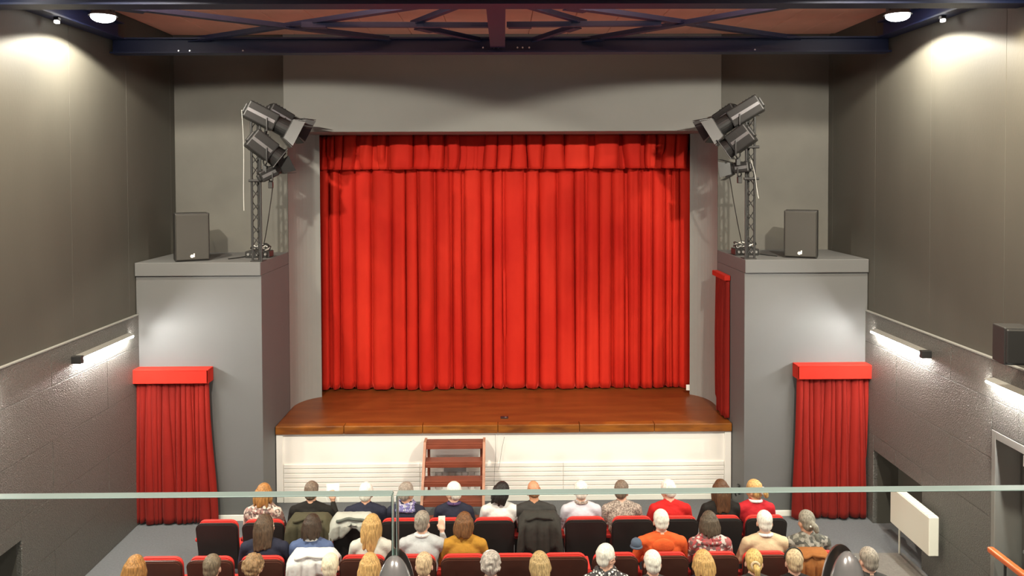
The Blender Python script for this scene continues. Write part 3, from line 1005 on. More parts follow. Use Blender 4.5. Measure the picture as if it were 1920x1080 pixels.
d = struct(bpy.data.objects.new('door_1', None), 'dark recessed door in the right wall under the second wall light'); C.objects.link(d); d.location = (5.5, 7.55, 0)
bm = NB(); bx(bm, 0.02, 0.07, -0.6, 0.5, 0.0, 2.12, 0.004); leaf = obj('door_leaf', bm, M['door'], d)
bm = NB(); bx(bm, -0.235, 0.1, 0.56, 0.627, 0, 2.245, 0.004); bx(bm, -0.235, 0.1, -0.645, -0.58, 0, 2.245, 0.004); bx(bm, -0.235, 0.1, -0.58, 0.56, 2.16, 2.245, 0.004); obj('door_frame', bm, M['door_frame'], d)
bm = NB(); bx(bm, 0.005, 0.02, 0.40, 0.47, 1.9, 2.02, 0.003); obj('sign_plate', bm, M['white_plastic'], d)
bm = NB(); bx(bm, -0.04, 0.02, -0.5, 0.4, 1.0, 1.04, 0.008); obj('push_bar', bm, M['steel'], leaf)
t = thing('handrail', 'orange varnished handrail at the right wall by the door', 'handrail', (5.18, 7.2, 1.0))
bm = NB(); bx(bm, -0.035, 0.035, -0.9, 0.85, -0.03, 0.03, 0.015, 2); obj('rail', bm, M['rail_wood'], t)
for y in (-0.6, 0.6):
    bm = NB(); tube(bm, [(0, y, -0.03), (0, y, -0.3), (0, y, -1.0)], 0.015); obj('post', bm, M['blackmetal'], t)


# ------------------------------------------------------------------ theatre seats
def seat_proto(shell):
    root = bpy.data.objects.new('theatre_seat', None)
    root.empty_display_size = 0.1
    C.objects.link(root)
    tilt = Matrix.Translation((0, -0.2, 0.42)) @ Matrix.Rotation(R(9), 4, 'X')

    def panel(bm, hw, y0, y1, z0, z1, r, M_):
        pts = [(-hw * 0.94, z0), (hw * 0.94, z0)]
        for i in range(6):
            a = i / 5 * PI / 2
            pts.append((hw - r + r * math.cos(a), z1 - r + r * math.sin(a)))
        for i in range(6):
            a = PI / 2 + i / 5 * PI / 2
            pts.append((-hw + r + r * math.cos(a), z1 - r + r * math.sin(a)))
        a = [bm.verts.new((x, y0, z)) for x, z in pts]
        b = [bm.verts.new((x, y1, z)) for x, z in pts]
        bm.faces.new(a); bm.faces.new(b[::-1])
        n = len(pts)
        for i in range(n):
            bm.faces.new((a[(i + 1) % n], a[i], b[i], b[(i + 1) % n]))
        bmesh.ops.recalc_face_normals(bm, faces=bm.faces)
        es = [e for e in bm.edges if abs(e.verts[0].co.y - e.verts[1].co.y) < 1e-6]
        bmesh.ops.bevel(bm, geom=es, offset=0.012, segments=2, affect='EDGES')
        bmesh.ops.transform(bm, matrix=M_, verts=bm.verts)

    bm = NB(); panel(bm, 0.25, -0.045, 0.0, -0.12, 0.475, 0.075, tilt); obj('back_shell', bm, shell, root)
    bm = NB(); panel(bm, 0.235, 0.0, 0.06, -0.02, 0.484, 0.085, tilt); obj('backrest', bm, M['seat_red'], root, False)
    bm = NB(); bx(bm, -0.235, 0.235, -0.17, 0.27, 0.36, 0.455, 0.03, 3); obj('seat_cushion', bm, M['seat_red'], root)
    bm = NB(); bx(bm, -0.22, 0.22, -0.15, 0.25, 0.33, 0.365, 0.008); obj('seat_pan', bm, shell, root)
    bm = NB(); bx(bm, -0.306, -0.241, -0.19, 0.2, 0.61, 0.655, 0.016, 2); arm = obj('armrest', bm, M['seat_red'], root)
    bm = NB(); bx(bm, -0.296, -0.25, -0.12, 0.1, 0.02, 0.612, 0.006); obj('side_stand', bm, M['seat_shell'], root)
    bm = NB(); bx(bm, -0.306, -0.24, -0.18, 0.18, 0.0, 0.02, 0.004); obj('foot', bm, M['seat_shell'], root)
    return root


ROWY = {'A': 9.06, 'B': 8.18, 'C': 7.30}
protoA = seat_proto(M['seat_shell'])
protoB = seat_proto(M['seat_shell_brown'])
usedp = {'A': False, 'B': False}


def add_seat(row, px, label, group):
    X = (px - 944) * ROWY[row] / 1440
    k = 'A' if row == 'A' else 'B'
    pr = protoA if k == 'A' else protoB
    if not usedp[k]:
        o = pr; usedp[k] = True
    else:
        o = copy_tree(pr)
    o.location = (X, ROWY[row] + 0.3, 0)
    tag(o, label, 'seat', group)
    return o


# ------------------------------------------------------------------ people
pend = []      # (temp object, prims, materials, parent, name)


class Prims:
    def __init__(self):
        self.l = []

    def ell(self, c, r, tg, rot=None):
        self.l.append(('e', Vector(c), Vector(r), rot.copy() if rot is not None else Matrix.Identity(3), tg))

    def cap(self, p, r1, q, r2, tg):
        self.l.append(('c', Vector(p), Vector(q), (r1, r2), tg))

    def bm(self):
        b = NB()
        for e in self.l:
            if e[0] == 'e':
                sph(b, e[1], tuple(e[2]), 3 if max(e[2]) > 0.05 else 2, e[3])
            else:
                p, q, (r1, r2) = e[1], e[2], e[3]
                sph(b, p, r1, 2); sph(b, q, r2, 2)
                if (q - p).length > 1e-4:
                    cyl(b, p, q, r1, r2, 14)
        return b

    def classify(self, P):
        best = None; idx = None
        for e in self.l:
            if e[0] == 'e':
                Rm = np.array(e[3].transposed()); c = np.array(e[1]); r = np.array(e[2])
                q = ((P - c) @ Rm.T) / r
                d = (np.linalg.norm(q, axis=1) - 1) * r.min()
            else:
                a = np.array(e[1]); b = np.array(e[2]); r1, r2 = e[3]
                ab = b - a
                t = np.clip(((P - a) @ ab) / max(1e-9, ab @ ab), 0, 1)
                d = np.linalg.norm(P - a - t[:, None] * ab, axis=1) - (r1 + (r2 - r1) * t)
            if best is None:
                best = d.copy(); idx = np.full(len(P), e[4])
            else:
                m = d < best
                best[m] = d[m]; idx[m] = e[4]
        return idx


def queue(prims, name, mats, parent, voxel, smooth_it):
    me = bpy.data.meshes.new('tmp')
    b = prims.bm(); b.to_mesh(me); b.free()
    o = bpy.data.objects.new('tmp', me)
    C.objects.link(o)
    md = o.modifiers.new('r', 'REMESH'); md.mode = 'VOXEL'; md.voxel_size = voxel
    sm = o.modifiers.new('s', 'SMOOTH'); sm.factor = 0.5; sm.iterations = smooth_it
    pend.append((o, prims, mats, parent, name))


def flush():
    dg = bpy.context.evaluated_depsgraph_get()
    dg.update()
    out = []
    for (o, prims, mats, parent, name) in pend:
        me = bpy.data.meshes.new_from_object(o.evaluated_get(dg))
        out.append(me)
    for me, (o, prims, mats, parent, name) in zip(out, pend):
        me.name = name
        me.materials.clear()
        for m in mats:
            me.materials.append(m)
        n = len(me.polygons)
        if len(mats) > 1:
            P = np.empty(n * 3); me.polygons.foreach_get('center', P)
            me.polygons.foreach_set('material_index', prims.classify(P.reshape(-1, 3)).astype(np.int32))
        me.polygons.foreach_set('use_smooth', [True] * n)
        no = bpy.data.objects.new(name, me)
        link(no, parent)
        tm = o.data
        bpy.data.objects.remove(o, do_unlink=True)
        bpy.data.meshes.remove(tm)
    pend.clear()


def eyes_mesh():
    me_b = NB()
    for s in (-1, 1):
        sph(me_b, (s * 0.03, 0.082, 0.1), 0.0125, 2)
    n0 = len(me_b.faces)
    for s in (-1, 1):
        sph(me_b, (s * 0.03, 0.0905, 0.1), 0.006, 2)
    me_b.faces.ensure_lookup_table()
    for f in me_b.faces[n0:]:
        f.material_index = 1
    me = bpy.data.meshes.new('eyes'); me_b.to_mesh(me); me_b.free()
    me.materials.append(M['eye_white']); me.materials.append(M['iris'])
    return me


EYES = eyes_mesh()
_b = NB(); sph(_b, (0, 0.094, 0.035), (0.024, 0.009, 0.009), 2)
LIPS = bpy.data.meshes.new('lips'); _b.to_mesh(LIPS); _b.free(); LIPS.materials.append(M['lips'])

SKIN_TONES = [M['skin'], mat('skin_fair', (0.72, 0.42, 0.31), 0.5, noise=(30, 0.12)), mat('skin_tan', (0.58, 0.27, 0.15), 0.5, noise=(30, 0.12))]


def person(label, row, px, top, hair, hcol, top_mat, yaw=0, nod=4, tilt=0, sw=1.0, hold=None, skin=0, dx=0.0, dy=0.0, lean=0.0, bodyyaw=0, extras=()):
    """seated figure seen from behind; top = photo y of the crown"""
    d = ROWY[row] + 0.3
    X = (px - 944) * (d - 0.05) / 1440
    t = thing('person', label, 'person', (X + dx, d + dy, 0), R(bodyyaw), 'seated audience')
    crown = CAMZ - (top - 325) * (d - 0.02) / 1440
    k = (crown - 0.46) / (1.345 - 0.46)
    k = max(0.86, min(1.14, k))

    def Z(z):
        return 0.46 + (z - 0.46) * k

    P = Prims()
    SK, TP, TR, SH = 0, 1, 2, 3
    lx = math.tan(R(lean))

    def V(x, y, z):
        zz_ = Z(z)
        return Vector((x + lx * (zz_ - 0.5), y, zz_))
    P.ell(V(0, -0.05, 0.56), (0.19 * sw, 0.13, 0.12), TP)
    P.ell(V(0, -0.055, 0.70), (0.165 * sw, 0.115, 0.17), TP)
    P.ell(V(0, -0.05, 0.87), (0.18 * sw, 0.12, 0.18), TP)
    P.cap(V(-0.135 * sw, -0.05, 0.995), 0.07, V(0.135 * sw, -0.05, 0.995), 0.07, TP)
    for s in (-1, 1):
        P.cap(V(s * 0.03, -0.045, 1.055), 0.058, V(s * 0.14 * sw, -0.05, 1.01), 0.058, TP)
    P.ell(V(0, -0.062, 1.04), (0.075, 0.055, 0.05), TP)
    H0 = V(0, -0.02, 1.1)
    P.cap(V(0, -0.04, 1.03), 0.06, H0 + Vector((0, 0, 0.06)), 0.052, SK)
    Rm = (Matrix.Rotation(R(yaw), 3, 'Z') @ Matrix.Rotation(R(tilt), 3, 'Y') @ Matrix.Rotation(R(-nod), 3, 'X'))

    def Hp(x, y, z):
        return H0 + Rm @ Vector((x, y, z))
    P.ell(Hp(0, 0.0, 0.135), (0.076, 0.094, 0.098), SK, Rm)
    P.ell(Hp(0, 0.035, 0.07), (0.06, 0.062, 0.082), SK, Rm)
    P.ell(Hp(0, 0.07, 0.012), (0.03, 0.026, 0.022), SK, Rm)
    P.cap(Hp(0, 0.092, 0.1), 0.011, Hp(0, 0.112, 0.07), 0.016, SK)
    P.cap(Hp(-0.032, 0.084, 0.122), 0.012, Hp(0.032, 0.084, 0.122), 0.012, SK)
    for s in (-1, 1):
        P.ell(Hp(s * 0.08, -0.005, 0.085), (0.013, 0.021, 0.033), SK, Rm)
        P.ell(Hp(s * 0.038, 0.07, 0.066), (0.024, 0.024, 0.02), SK, Rm)
    for s in (-1, 1):
        sh = V(s * 0.185 * sw, -0.05, 0.985)
        up = hold if (hold and s == 1) else None
        if up:
            el = V(0.27 * sw, 0.06, 0.76); wr = V(0.2, 0.26, 0.93)
        else:
            el = V(s * 0.245 * sw, 0.02, 0.72); wr = V(s * 0.11, 0.25, 0.64)
        P.cap(sh, 0.064, el, 0.05, TP)
        P.cap(el, 0.05, wr, 0.034, TP)
        fd = (wr - el).normalized()
        if up:
            fd = Vector((-0.1, 0.3, 0.95)).normalized()
        hd = wr + fd * 0.06
        P.cap(wr, 0.028, wr + fd * 0.02, 0.028, SK)
        side = fd.cross(Vector((0, 0, 1)))
        side = (Vector((1, 0, 0)) if side.length < 0.2 else side).normalized()
        P.ell(hd, (0.04, 0.04, 0.03), SK)
        for f in range(4):
            o_ = side * ((f - 1.5) * 0.021)
            Lf = (0.06, 0.07, 0.066, 0.052)[f]
            b0 = hd + fd * 0.03 + o_
            b1 = b0 + fd * Lf * 0.55
            b2 = b1 + (fd * 0.6 + Vector((0, 0.1 if up else 0, -0.8 if not up else 0))).normalized() * Lf * 0.5
            P.cap(b0, 0.0095, b1, 0.009, SK); P.cap(b1, 0.009, b2, 0.008, SK)
        th = hd - side * s * 0.035
        P.cap(th, 0.011, th + fd * 0.045 - side * s * 0.02, 0.009, SK)
    for s in (-1, 1):
        P.cap((s * 0.09, -0.03, 0.53), 0.08, (s * 0.11, 0.37, 0.525), 0.062, TR)
        P.cap((s * 0.11, 0.37, 0.525), 0.062, (s * 0.11, 0.36, 0.1), 0.042, TR)
        P.cap((s * 0.11, 0.35, 0.055), 0.042, (s * 0.115, 0.5, 0.04), 0.036, SH)
    queue(P, 'body', [SKIN_TONES[skin], top_mat, M['trousers'], M['shoes']], t, 0.0125, 4)
    # hair
    hm = hair_mat(hcol, 0.72 if sum(hcol) > 1.8 else 0.5)
    Q = Prims()
    rr = random.Random(int(px * 13 + top))
    if hair == 'balding':
        Q.ell(Hp(0, -0.05, 0.095), (0.072, 0.055, 0.06), 0, Rm)
        for s in (-1, 1):
            Q.ell(Hp(s * 0.06, -0.025, 0.115), (0.026, 0.062, 0.05), 0, Rm)
    else:
        Q.ell(Hp(0, -0.012, 0.146), (0.086, 0.098, 0.1), 0, Rm)
        Q.ell(Hp(0, -0.045, 0.09), (0.075, 0.06, 0.07), 0, Rm)
        for i in range(9):
            a = rr.uniform(-2.4, 2.4); e = rr.uniform(-0.2, 1.3)
            c = Vector((math.sin(a) * math.cos(e) * 0.055, -0.012 - math.cos(a) * math.cos(e) * 0.066, 0.14 + math.sin(e) * 0.066))
            Q.ell(Hp(*c), [0.04] * 3, 0)
    n, zl, rad = {'bob': (15, 0.005, 0.024), 'long': (15, -0.11, 0.026)}.get(hair, (0, 0, 0))
    for i in range(n):
        a = -2.0 + 4.0 * i / (n - 1)
        x, y = math.sin(a) * 0.082, -0.02 - math.cos(a) * 0.085
        wv = rr.uniform(-0.012, 0.012)
        zend = zl + rr.uniform(-0.02, 0.02) + (0.03 if abs(a) > 1.5 else 0)
        a0 = Hp(x * 0.95, y * 0.95, 0.15); a1 = Hp(x * 1.1 + wv, y * 1.08, 0.07); a2 = Hp(x * 1.05 + wv * 2, y * 1.12 - 0.01, zend)
        Q.cap(a0, rad, a1, rad * 1.05, 0); Q.cap(a1, rad * 1.05, a2, rad * 0.6, 0)
    if hair == 'curly':
        for i in range(70):
            a = rr.uniform(-2.3, 2.3); e = rr.uniform(-0.55, 1.5)
            c = Vector((math.sin(a) * math.cos(e) * 0.092, -0.014 - math.cos(a) * math.cos(e) * 0.1, 0.13 + math.sin(e) * 0.105))
            Q.ell(Hp(*c), [rr.uniform(0.016, 0.026)] * 3, 0)
    if hair in ('pony', 'tied'):
        p0 = Hp(0, -0.1, 0.13); p1 = Hp(0.01, -0.15, 0.1); p2 = Hp(0.02, -0.15, -0.02 if hair == 'pony' else 0.06)
        Q.cap(p0, 0.03, p1, 0.034, 0); Q.cap(p1, 0.034, p2, 0.016 if hair == 'pony' else 0.03, 0)
    queue(Q, 'hair', [hm], t, 0.009, 2 if n or hair == 'curly' else 6)
    for me, nm in ((EYES, 'eyes'), (LIPS, 'lips')):
        o = link(bpy.data.objects.new(nm, me), t)
        o.matrix_local = Matrix.Translation(H0) @ Rm.to_4x4()
    for ex in extras:
        kind = ex[0]
        bm = NB()
        if kind == 'collar':
            pts = []
            for i in range(21):
                a = i / 20 * 2 * PI
                pts.append(V(math.sin(a) * 0.072, -0.04 - math.cos(a) * 0.066, 1.085 + 0.014 * math.cos(a)))
            tube(bm, pts, 0.019, 8)
            o = obj('collar', bm, ex[1], t, True)
        elif kind == 'hood':
            sph(bm, V(0, -0.14, 0.975), (0.125, 0.036, 0.085), 3)
            obj('hood', bm, ex[1], t, True)
        elif kind == 'scarf':
            for q in range(3):
                pts = []
                for i in range(21):
                    a = i / 20 * 2 * PI
                    pts.append(V(math.sin(a) * (0.09 + q * 0.016), -0.04 - math.cos(a) * (0.08 + q * 0.012), 1.085 - q * 0.03 + 0.012 * math.sin(3 * a + q)))
                tube(bm, pts, 0.028, 8)
            obj('scarf', bm, ex[1], t, True)
        elif kind == 'scrunchie':
            c = Hp(0, -0.125, 0.125)
            m = Matrix.Translation(c) @ Rm.to_4x4() @ Matrix.Rotation(R(90), 4, 'X')
            pts = [m @ Vector((0.036 * math.cos(i / 16 * 2 * PI), 0.036 * math.sin(i / 16 * 2 * PI), 0)) for i in range(17)]
            tube(bm, pts, 0.013, 6)
            obj('hair_tie', bm, ex[1], t, True)
        elif kind == 'glasses':
            for s in (-1, 1):
                pts = [Hp(s * 0.032 + 0.022 * math.cos(i / 14 * 2 * PI), 0.1, 0.1 + 0.018 * math.sin(i / 14 * 2 * PI)) for i in range(15)]
                tube(bm, pts, 0.0025, 5)
                tube(bm, [Hp(s * 0.054, 0.1, 0.105), Hp(s * 0.082, 0.06, 0.105), Hp(s * 0.088, -0.01, 0.1)], 0.0028, 5)
            tube(bm, [Hp(-0.01, 0.103, 0.103), Hp(0, 0.108, 0.106), Hp(0.01, 0.103, 0.103)], 0.0025, 5)
            obj('glasses', bm, M['blackmetal'], t)
        elif kind == 'band':
            pts = [Hp(0.093 * math.cos(a), 0.0 + 0.0 * a, 0.14 + 0.112 * math.sin(a)) for a in [i / 16 * PI for i in range(17)]]
            tube(bm, pts, 0.008, 6)
            obj('hair_band', bm, ex[1], t, True)
        elif kind == 'clip':
            for q in (-1, 0, 1):
                sph(bm, Hp(q * 0.026, -0.115, 0.1), 0.012, 2)
            obj('hair_clip', bm, ex[1], t)
    if hold:
        c = V(0.19, 0.31, 1.05)
        ho = thing(hold[0], hold[1], hold[2], (0, 0, 0))
        ho.matrix_world = Matrix.Translation((X + dx, d + dy, 0)) @ Matrix.Rotation(R(bodyyaw), 4, 'Z') @ Matrix.Translation(c) @ Matrix.Rotation(R(-12), 4, 'X') @ Matrix.Rotation(R(12), 4, 'Z')
        hw, hh, ht = hold[3]
        bm = NB(); bx(bm, -hw / 2, hw / 2, -ht / 2, ht / 2, -hh / 2, hh / 2, min(ht * 0.3, 0.003)); obj('sheet' if ht < 0.005 else 'shell', bm, M['paper'] if ht < 0.005 else M['white_plastic'], ho)
        bm = NB()
        if ht < 0.005:
            bx(bm, -hw / 2 - 0.01, hw / 2 - 0.01, -ht / 2 + 0.006, ht / 2 + 0.006, -hh / 2 + 0.01, hh / 2 + 0.006); obj('rear_sheet', bm, M['paper'], ho)
        else:
            bx(bm, -hw / 2 + 0.004, hw / 2 - 0.004, -ht / 2 - 0.001, -ht / 2, -hh / 2 + 0.006, hh / 2 - 0.006); obj('screen', bm, M['white_plastic'], ho)
    return t


def fab(name, col, **k):
    return mat(name, col, 0.85, spec=0.2, noise=(14, 0.15), bump=(25, 0.5, 0.012), sheen=0.15, **k)


F = {
    'black': fab('black_wool', (0.018, 0.016, 0.015)), 'navy': fab('navy_cloth', (0.025, 0.027, 0.05)),
    'charcoal': fab('charcoal_cloth', (0.05, 0.047, 0.046)), 'white': fab('white_cotton', (0.82, 0.82, 0.82)),
    'palegrey': fab('pale_grey_cotton', (0.55, 0.57, 0.6)), 'lavender': fab('lavender_white_knit', (0.68, 0.66, 0.76)),
    'red': fab('red_wool', (0.6, 0.02, 0.02)), 'crimson': fab('crimson_wool', (0.5, 0.02, 0.03)),
    'mustard': fab('mustard_cloth', (0.5, 0.25, 0.035)), 'orange': fab('orange_fleece', (0.75, 0.12, 0.03)),
    'cream': fab('cream_knit', (0.66, 0.5, 0.33)), 'denim': fab('denim_blue_knit', (0.1, 0.14, 0.28)),
    'offwhite': fab('off_white_cardigan', (0.66, 0.65, 0.6)), 'olive': fab('olive_cloth', (0.085, 0.075, 0.045)),
    'greycoat': fab('dark_grey_coat', (0.045, 0.042, 0.038)), 'brown': fab('tan_brown_cloth', (0.3, 0.11, 0.03)),
    'palecoat': fab('pale_grey_coat_lining', (0.5, 0.5, 0.46)), 'greygreen': fab('grey_green_coat', (0.13, 0.14, 0.125)),
    'bluegrey': fab('blue_grey_felt', (0.1, 0.13, 0.19)), 'purple': fab('purple_cloth', (0.1, 0.06, 0.16)),
    'floral': pattern_mat('floral_beige', [(0.55, 0.42, 0.36), (0.18, 0.13, 0.12), (0.75, 0.66, 0.58), (0.35, 0.2, 0.18)], 38),
    'marl': pattern_mat('marled_knit', [(0.14, 0.1, 0.09), (0.55, 0.46, 0.4)], 60, kind='noise'),
    'redfloral': pattern_mat('red_floral', [(0.45, 0.07, 0.08), (0.16, 0.1, 0.1), (0.62, 0.55, 0.52), (0.35, 0.1, 0.1)], 34),
    'greypat': pattern_mat('grey_patterned', [(0.1, 0.095, 0.08), (0.3, 0.28, 0.25), (0.06, 0.06, 0.055), (0.2, 0.19, 0.16)], 30),
    'dots': pattern_mat('white_dots_on_black', [(0.8, 0.78, 0.75), (0.05, 0.045, 0.05)], 26, kind='dots'),
    'bluepat': pattern_mat('blue_white_print', [(0.16, 0.15, 0.36), (0.6, 0.6, 0.7), (0.25, 0.22, 0.5)], 60),
}
BR, DK, BLK = (0.12, 0.06, 0.03), (0.055, 0.032, 0.02), (0.015, 0.012, 0.011)
GB, WH, GR = (0.2, 0.15, 0.11), (0.86, 0.82, 0.74), (0.36, 0.31, 0.26)
BL, GOLD, AUB = (0.66, 0.4, 0.15), (0.42, 0.2, 0.06), (0.2, 0.085, 0.03)

# seats: row A (front), row B, row C (occupied ones only)
occA = {487: 'the person with golden hair and a beige print top', 573: 'the man in the black sweater', 660: 'the white-haired person in a dark jacket, a pale coat over it',
        747: 'the person with the blue print collar', 835: 'the white-haired person in navy', 923: 'the black-haired person in white',
        1010: 'the balding man in charcoal, a dark coat over it', 1098: 'the person in a lavender white knit', 1187: 'the person in a marled knit', 1273: 'the person in a bright red jumper',
        1357: 'the person with long brown hair', 1442: 'the person with a white hair tie'}
GA = 'front row theatre seats'
add_seat('A', 400, 'empty black-backed theatre seat at the left end of the front row', GA)
for px, who in occA.items():
    add_seat('A', px, 'front-row theatre seat of ' + who, GA)
occB = {290: None, 386: None, 482: 'the dark-haired person in navy', 578: 'the person in denim blue, a white coat over it', 674: 'the blonde person in an off-white cardigan',
        770: 'the grey-haired man in a pale shirt', 866: 'the person in a mustard jacket', 962: None, 1058: None, 1154: None, 1250: 'the white-haired man in orange',
        1346: 'the person in a red floral scarf', 1442: 'the white-haired man in cream', 1538: 'the person in a grey patterned jacket'}
emptyB = {290: 'empty brown-backed theatre seat, leftmost of the second row', 386: 'empty brown-backed theatre seat, second from the left in the second row',
          962: 'empty brown-backed seat beside the person in mustard', 1058: 'empty brown-backed seat in the middle of the three beside mustard',
          1154: 'empty brown-backed seat with a blue grey hat on it'}
for px, who in occB.items():
    add_seat('B', px, ('second-row theatre seat of ' + who) if who else emptyB[px], 'second row theatre seats')
for i, px in enumerate([205, 312, 419, 526, 633, 740, 847, 954, 1061, 1168, 1275, 1382, 1489, 1596]):
    add_seat('C', px, 'third-row theatre seat below the picture edge', 'third row theatre seats')

PAPER = ('programme', 'white programme held up by the man in the black sweater', 'paper', (0.15, 0.21, 0.002))
PHONE = ('phone', 'white phone held up by the grey-haired man in a pale shirt', 'phone', (0.08, 0.15, 0.009))
# --- front row
person('person with short golden hair and a beige print top in the front row', 'A', 488, 925, 'bob', GOLD, F['floral'], yaw=-6, sw=0.92, extras=[('scarf', F['floral'])])
person('broad man with short brown hair and a black sweater in the front row', 'A', 578, 908, 'short', GB, F['black'], sw=1.1, yaw=-3, hold=PAPER)
person('white-haired person in a dark navy jacket in the front row', 'A', 678, 922, 'short', WH, F['navy'], sw=1.08, yaw=-8, dx=0.02)
person('grey-haired person with a blue print collar seen through the glass joint', 'A', 757, 918, 'short', GR, F['navy'], sw=0.95, yaw=-38, extras=[('scarf', F['bluepat'])])
person('white-haired person in navy turned to the left before the wooden steps', 'A', 848, 920, 'short', WH, F['navy'], sw=0.95, yaw=48, skin=1, extras=[('collar', F['purple'])])
person('person with black hair and a white shirt in the front row', 'A', 938, 929, 'bob', BLK, F['white'], sw=0.98, yaw=-42, nod=8, tilt=8, lean=-2)
person('balding man in a charcoal jacket in the front row', 'A', 1000, 932, 'balding', (0.4, 0.2, 0.1), F['charcoal'], sw=1.12, skin=2, yaw=10, nod=14)
person('white-haired person in a lavender white knit in the front row', 'A', 1089, 928, 'short', WH, F['lavender'], sw=1.0, skin=1, extras=[('collar', F['marl'])])
person('grey-brown haired person in a marled knit in the front row', 'A', 1166, 918, 'short', GB, F['marl'], sw=1.0, yaw=-26, skin=1)
person('white-haired person in a bright red jumper in the front row', 'A', 1258, 930, 'short', WH, F['red'], sw=1.06, yaw=35, nod=12, skin=1)
person('person with long brown hair and a black jacket in the front row', 'A', 1356, 914, 'long', (0.11, 0.05, 0.022), F['black'], sw=1.02)
person('blonde person with a white hair tie and crimson jacket in the front row', 'A', 1421, 914, 'tied', BL, F['crimson'], sw=0.95, yaw=42, tilt=-4, skin=2, extras=[('scrunchie', F['white']), ('collar', F['white'])])
# --- second row
person('dark-haired person in navy beside the empty seats in the second row', 'B', 490, 985, 'long', (0.1, 0.06, 0.035), F['navy'], sw=1.12, yaw=-35, tilt=-10, nod=8, skin=1)
person('person with dark hair and a denim blue jumper in the second row', 'B', 578, 985, 'bob', DK, F['denim'], sw=0.98, yaw=-5, nod=10, extras=[('collar', F['white'])])
person('blonde person in an off-white cardigan in the second row', 'B', 692, 976, 'long', BL, F['offwhite'], sw=0.98, yaw=-4)
person('grey-haired man in a pale grey shirt holding a phone in the second row', 'B', 787, 966, 'short', GR, F['palegrey'], sw=1.08, yaw=-18, skin=1, hold=PHONE, extras=[('collar', F['white'])])
person('person with an auburn bob and mustard jacket in the second row', 'B', 867, 970, 'bob', AUB, F['mustard'], sw=1.02, extras=[('collar', F['mustard'])])
person('white-haired man in an orange hooded fleece in the second row', 'B', 1242, 968, 'short', WH, F['orange'], sw=1.18, skin=1, extras=[('hood', F['orange'])])
person('brown-haired person with a red floral scarf in the second row', 'B', 1334, 976, 'bob', (0.11, 0.08, 0.055), F['redfloral'], sw=0.98, yaw=-8, extras=[('scarf', F['redfloral'])])
person('white-haired man in a cream jumper with white collar in the second row', 'B', 1440, 975, 'short', WH, F['cream'], sw=1.1, skin=1, yaw=-6, extras=[('collar', F['white'])])
person('grey-haired person with a shiny hair clip and grey patterned jacket', 'B', 1521, 975, 'tied', (0.3, 0.27, 0.22), F['greypat'], sw=1.05, yaw=14, extras=[('clip', M['white_plastic'])])
# --- third row, only crowns in view
third = [
    (243, 1054, 'bob', GOLD, 'brown', 0, 'golden-brown haired person at the far left of the third row', ()),
    (388, 1063, 'short', (0.2, 0.15, 0.1), 'navy', 0, 'brown-haired person before the second empty seat, third row', ()),
    (466, 1063, 'curly', (0.33, 0.2, 0.1), 'charcoal', 0, 'person with curly light brown hair in the third row', ()),
    (612, 1051, 'short', (0.84, 0.74, 0.56), 'palegrey', 5, 'pale blond man in the third row below the denim jumper', ()),
    (687, 1058, 'bob', BL, 'black', 0, 'blonde person in the third row beside the chrome post', ()),
    (790, 1068, 'short', (0.66, 0.48, 0.3), 'navy', 0, 'sandy-haired person in the third row right of the chrome post', ()),
    (917, 1050, 'curly', (0.5, 0.44, 0.4), 'charcoal', 0, 'person with curly grey hair and a hair band in the third row', (('band', M['chrome']),)),
    (1010, 1058, 'bob', (0.52, 0.36, 0.17), 'black', 0, 'dark blonde person in the third row between two empty seats', ()),
    (1136, 1030, 'short', WH, 'dots', -55, 'white-haired person with glasses and a dotted top looking right', (('glasses', None), ('scarf', F['dots']))),
    (1226, 1050, 'short', WH, 'charcoal', 0, 'white-haired man in the third row below the orange fleece', ()),
    (1323, 1050, 'bob', BL, 'navy', 0, 'person with straight blonde hair in the third row', ()),
    (1420, 1050, 'pony', (0.7, 0.47, 0.17), 'charcoal', -10, 'blonde person with tied-up hair in the third row', (('scrunchie', F['cream']),)),
    (1497, 1074, 'short', (0.6, 0.45, 0.28), 'black', 0, 'fair-haired person with a dark hair band in the third row', (('band', M['blackmetal']),)),
    (1641, 1046, 'short', GR, 'charcoal', 8, 'grey-haired man by the aisle at the right end of the third row', ()),
]
for (px, top, hk, hc, fb, yw, lb, ex) in third:
    person(lb, 'C', px, top, hk, hc, F[fb], yaw=yw, skin=1, extras=ex)
flush()


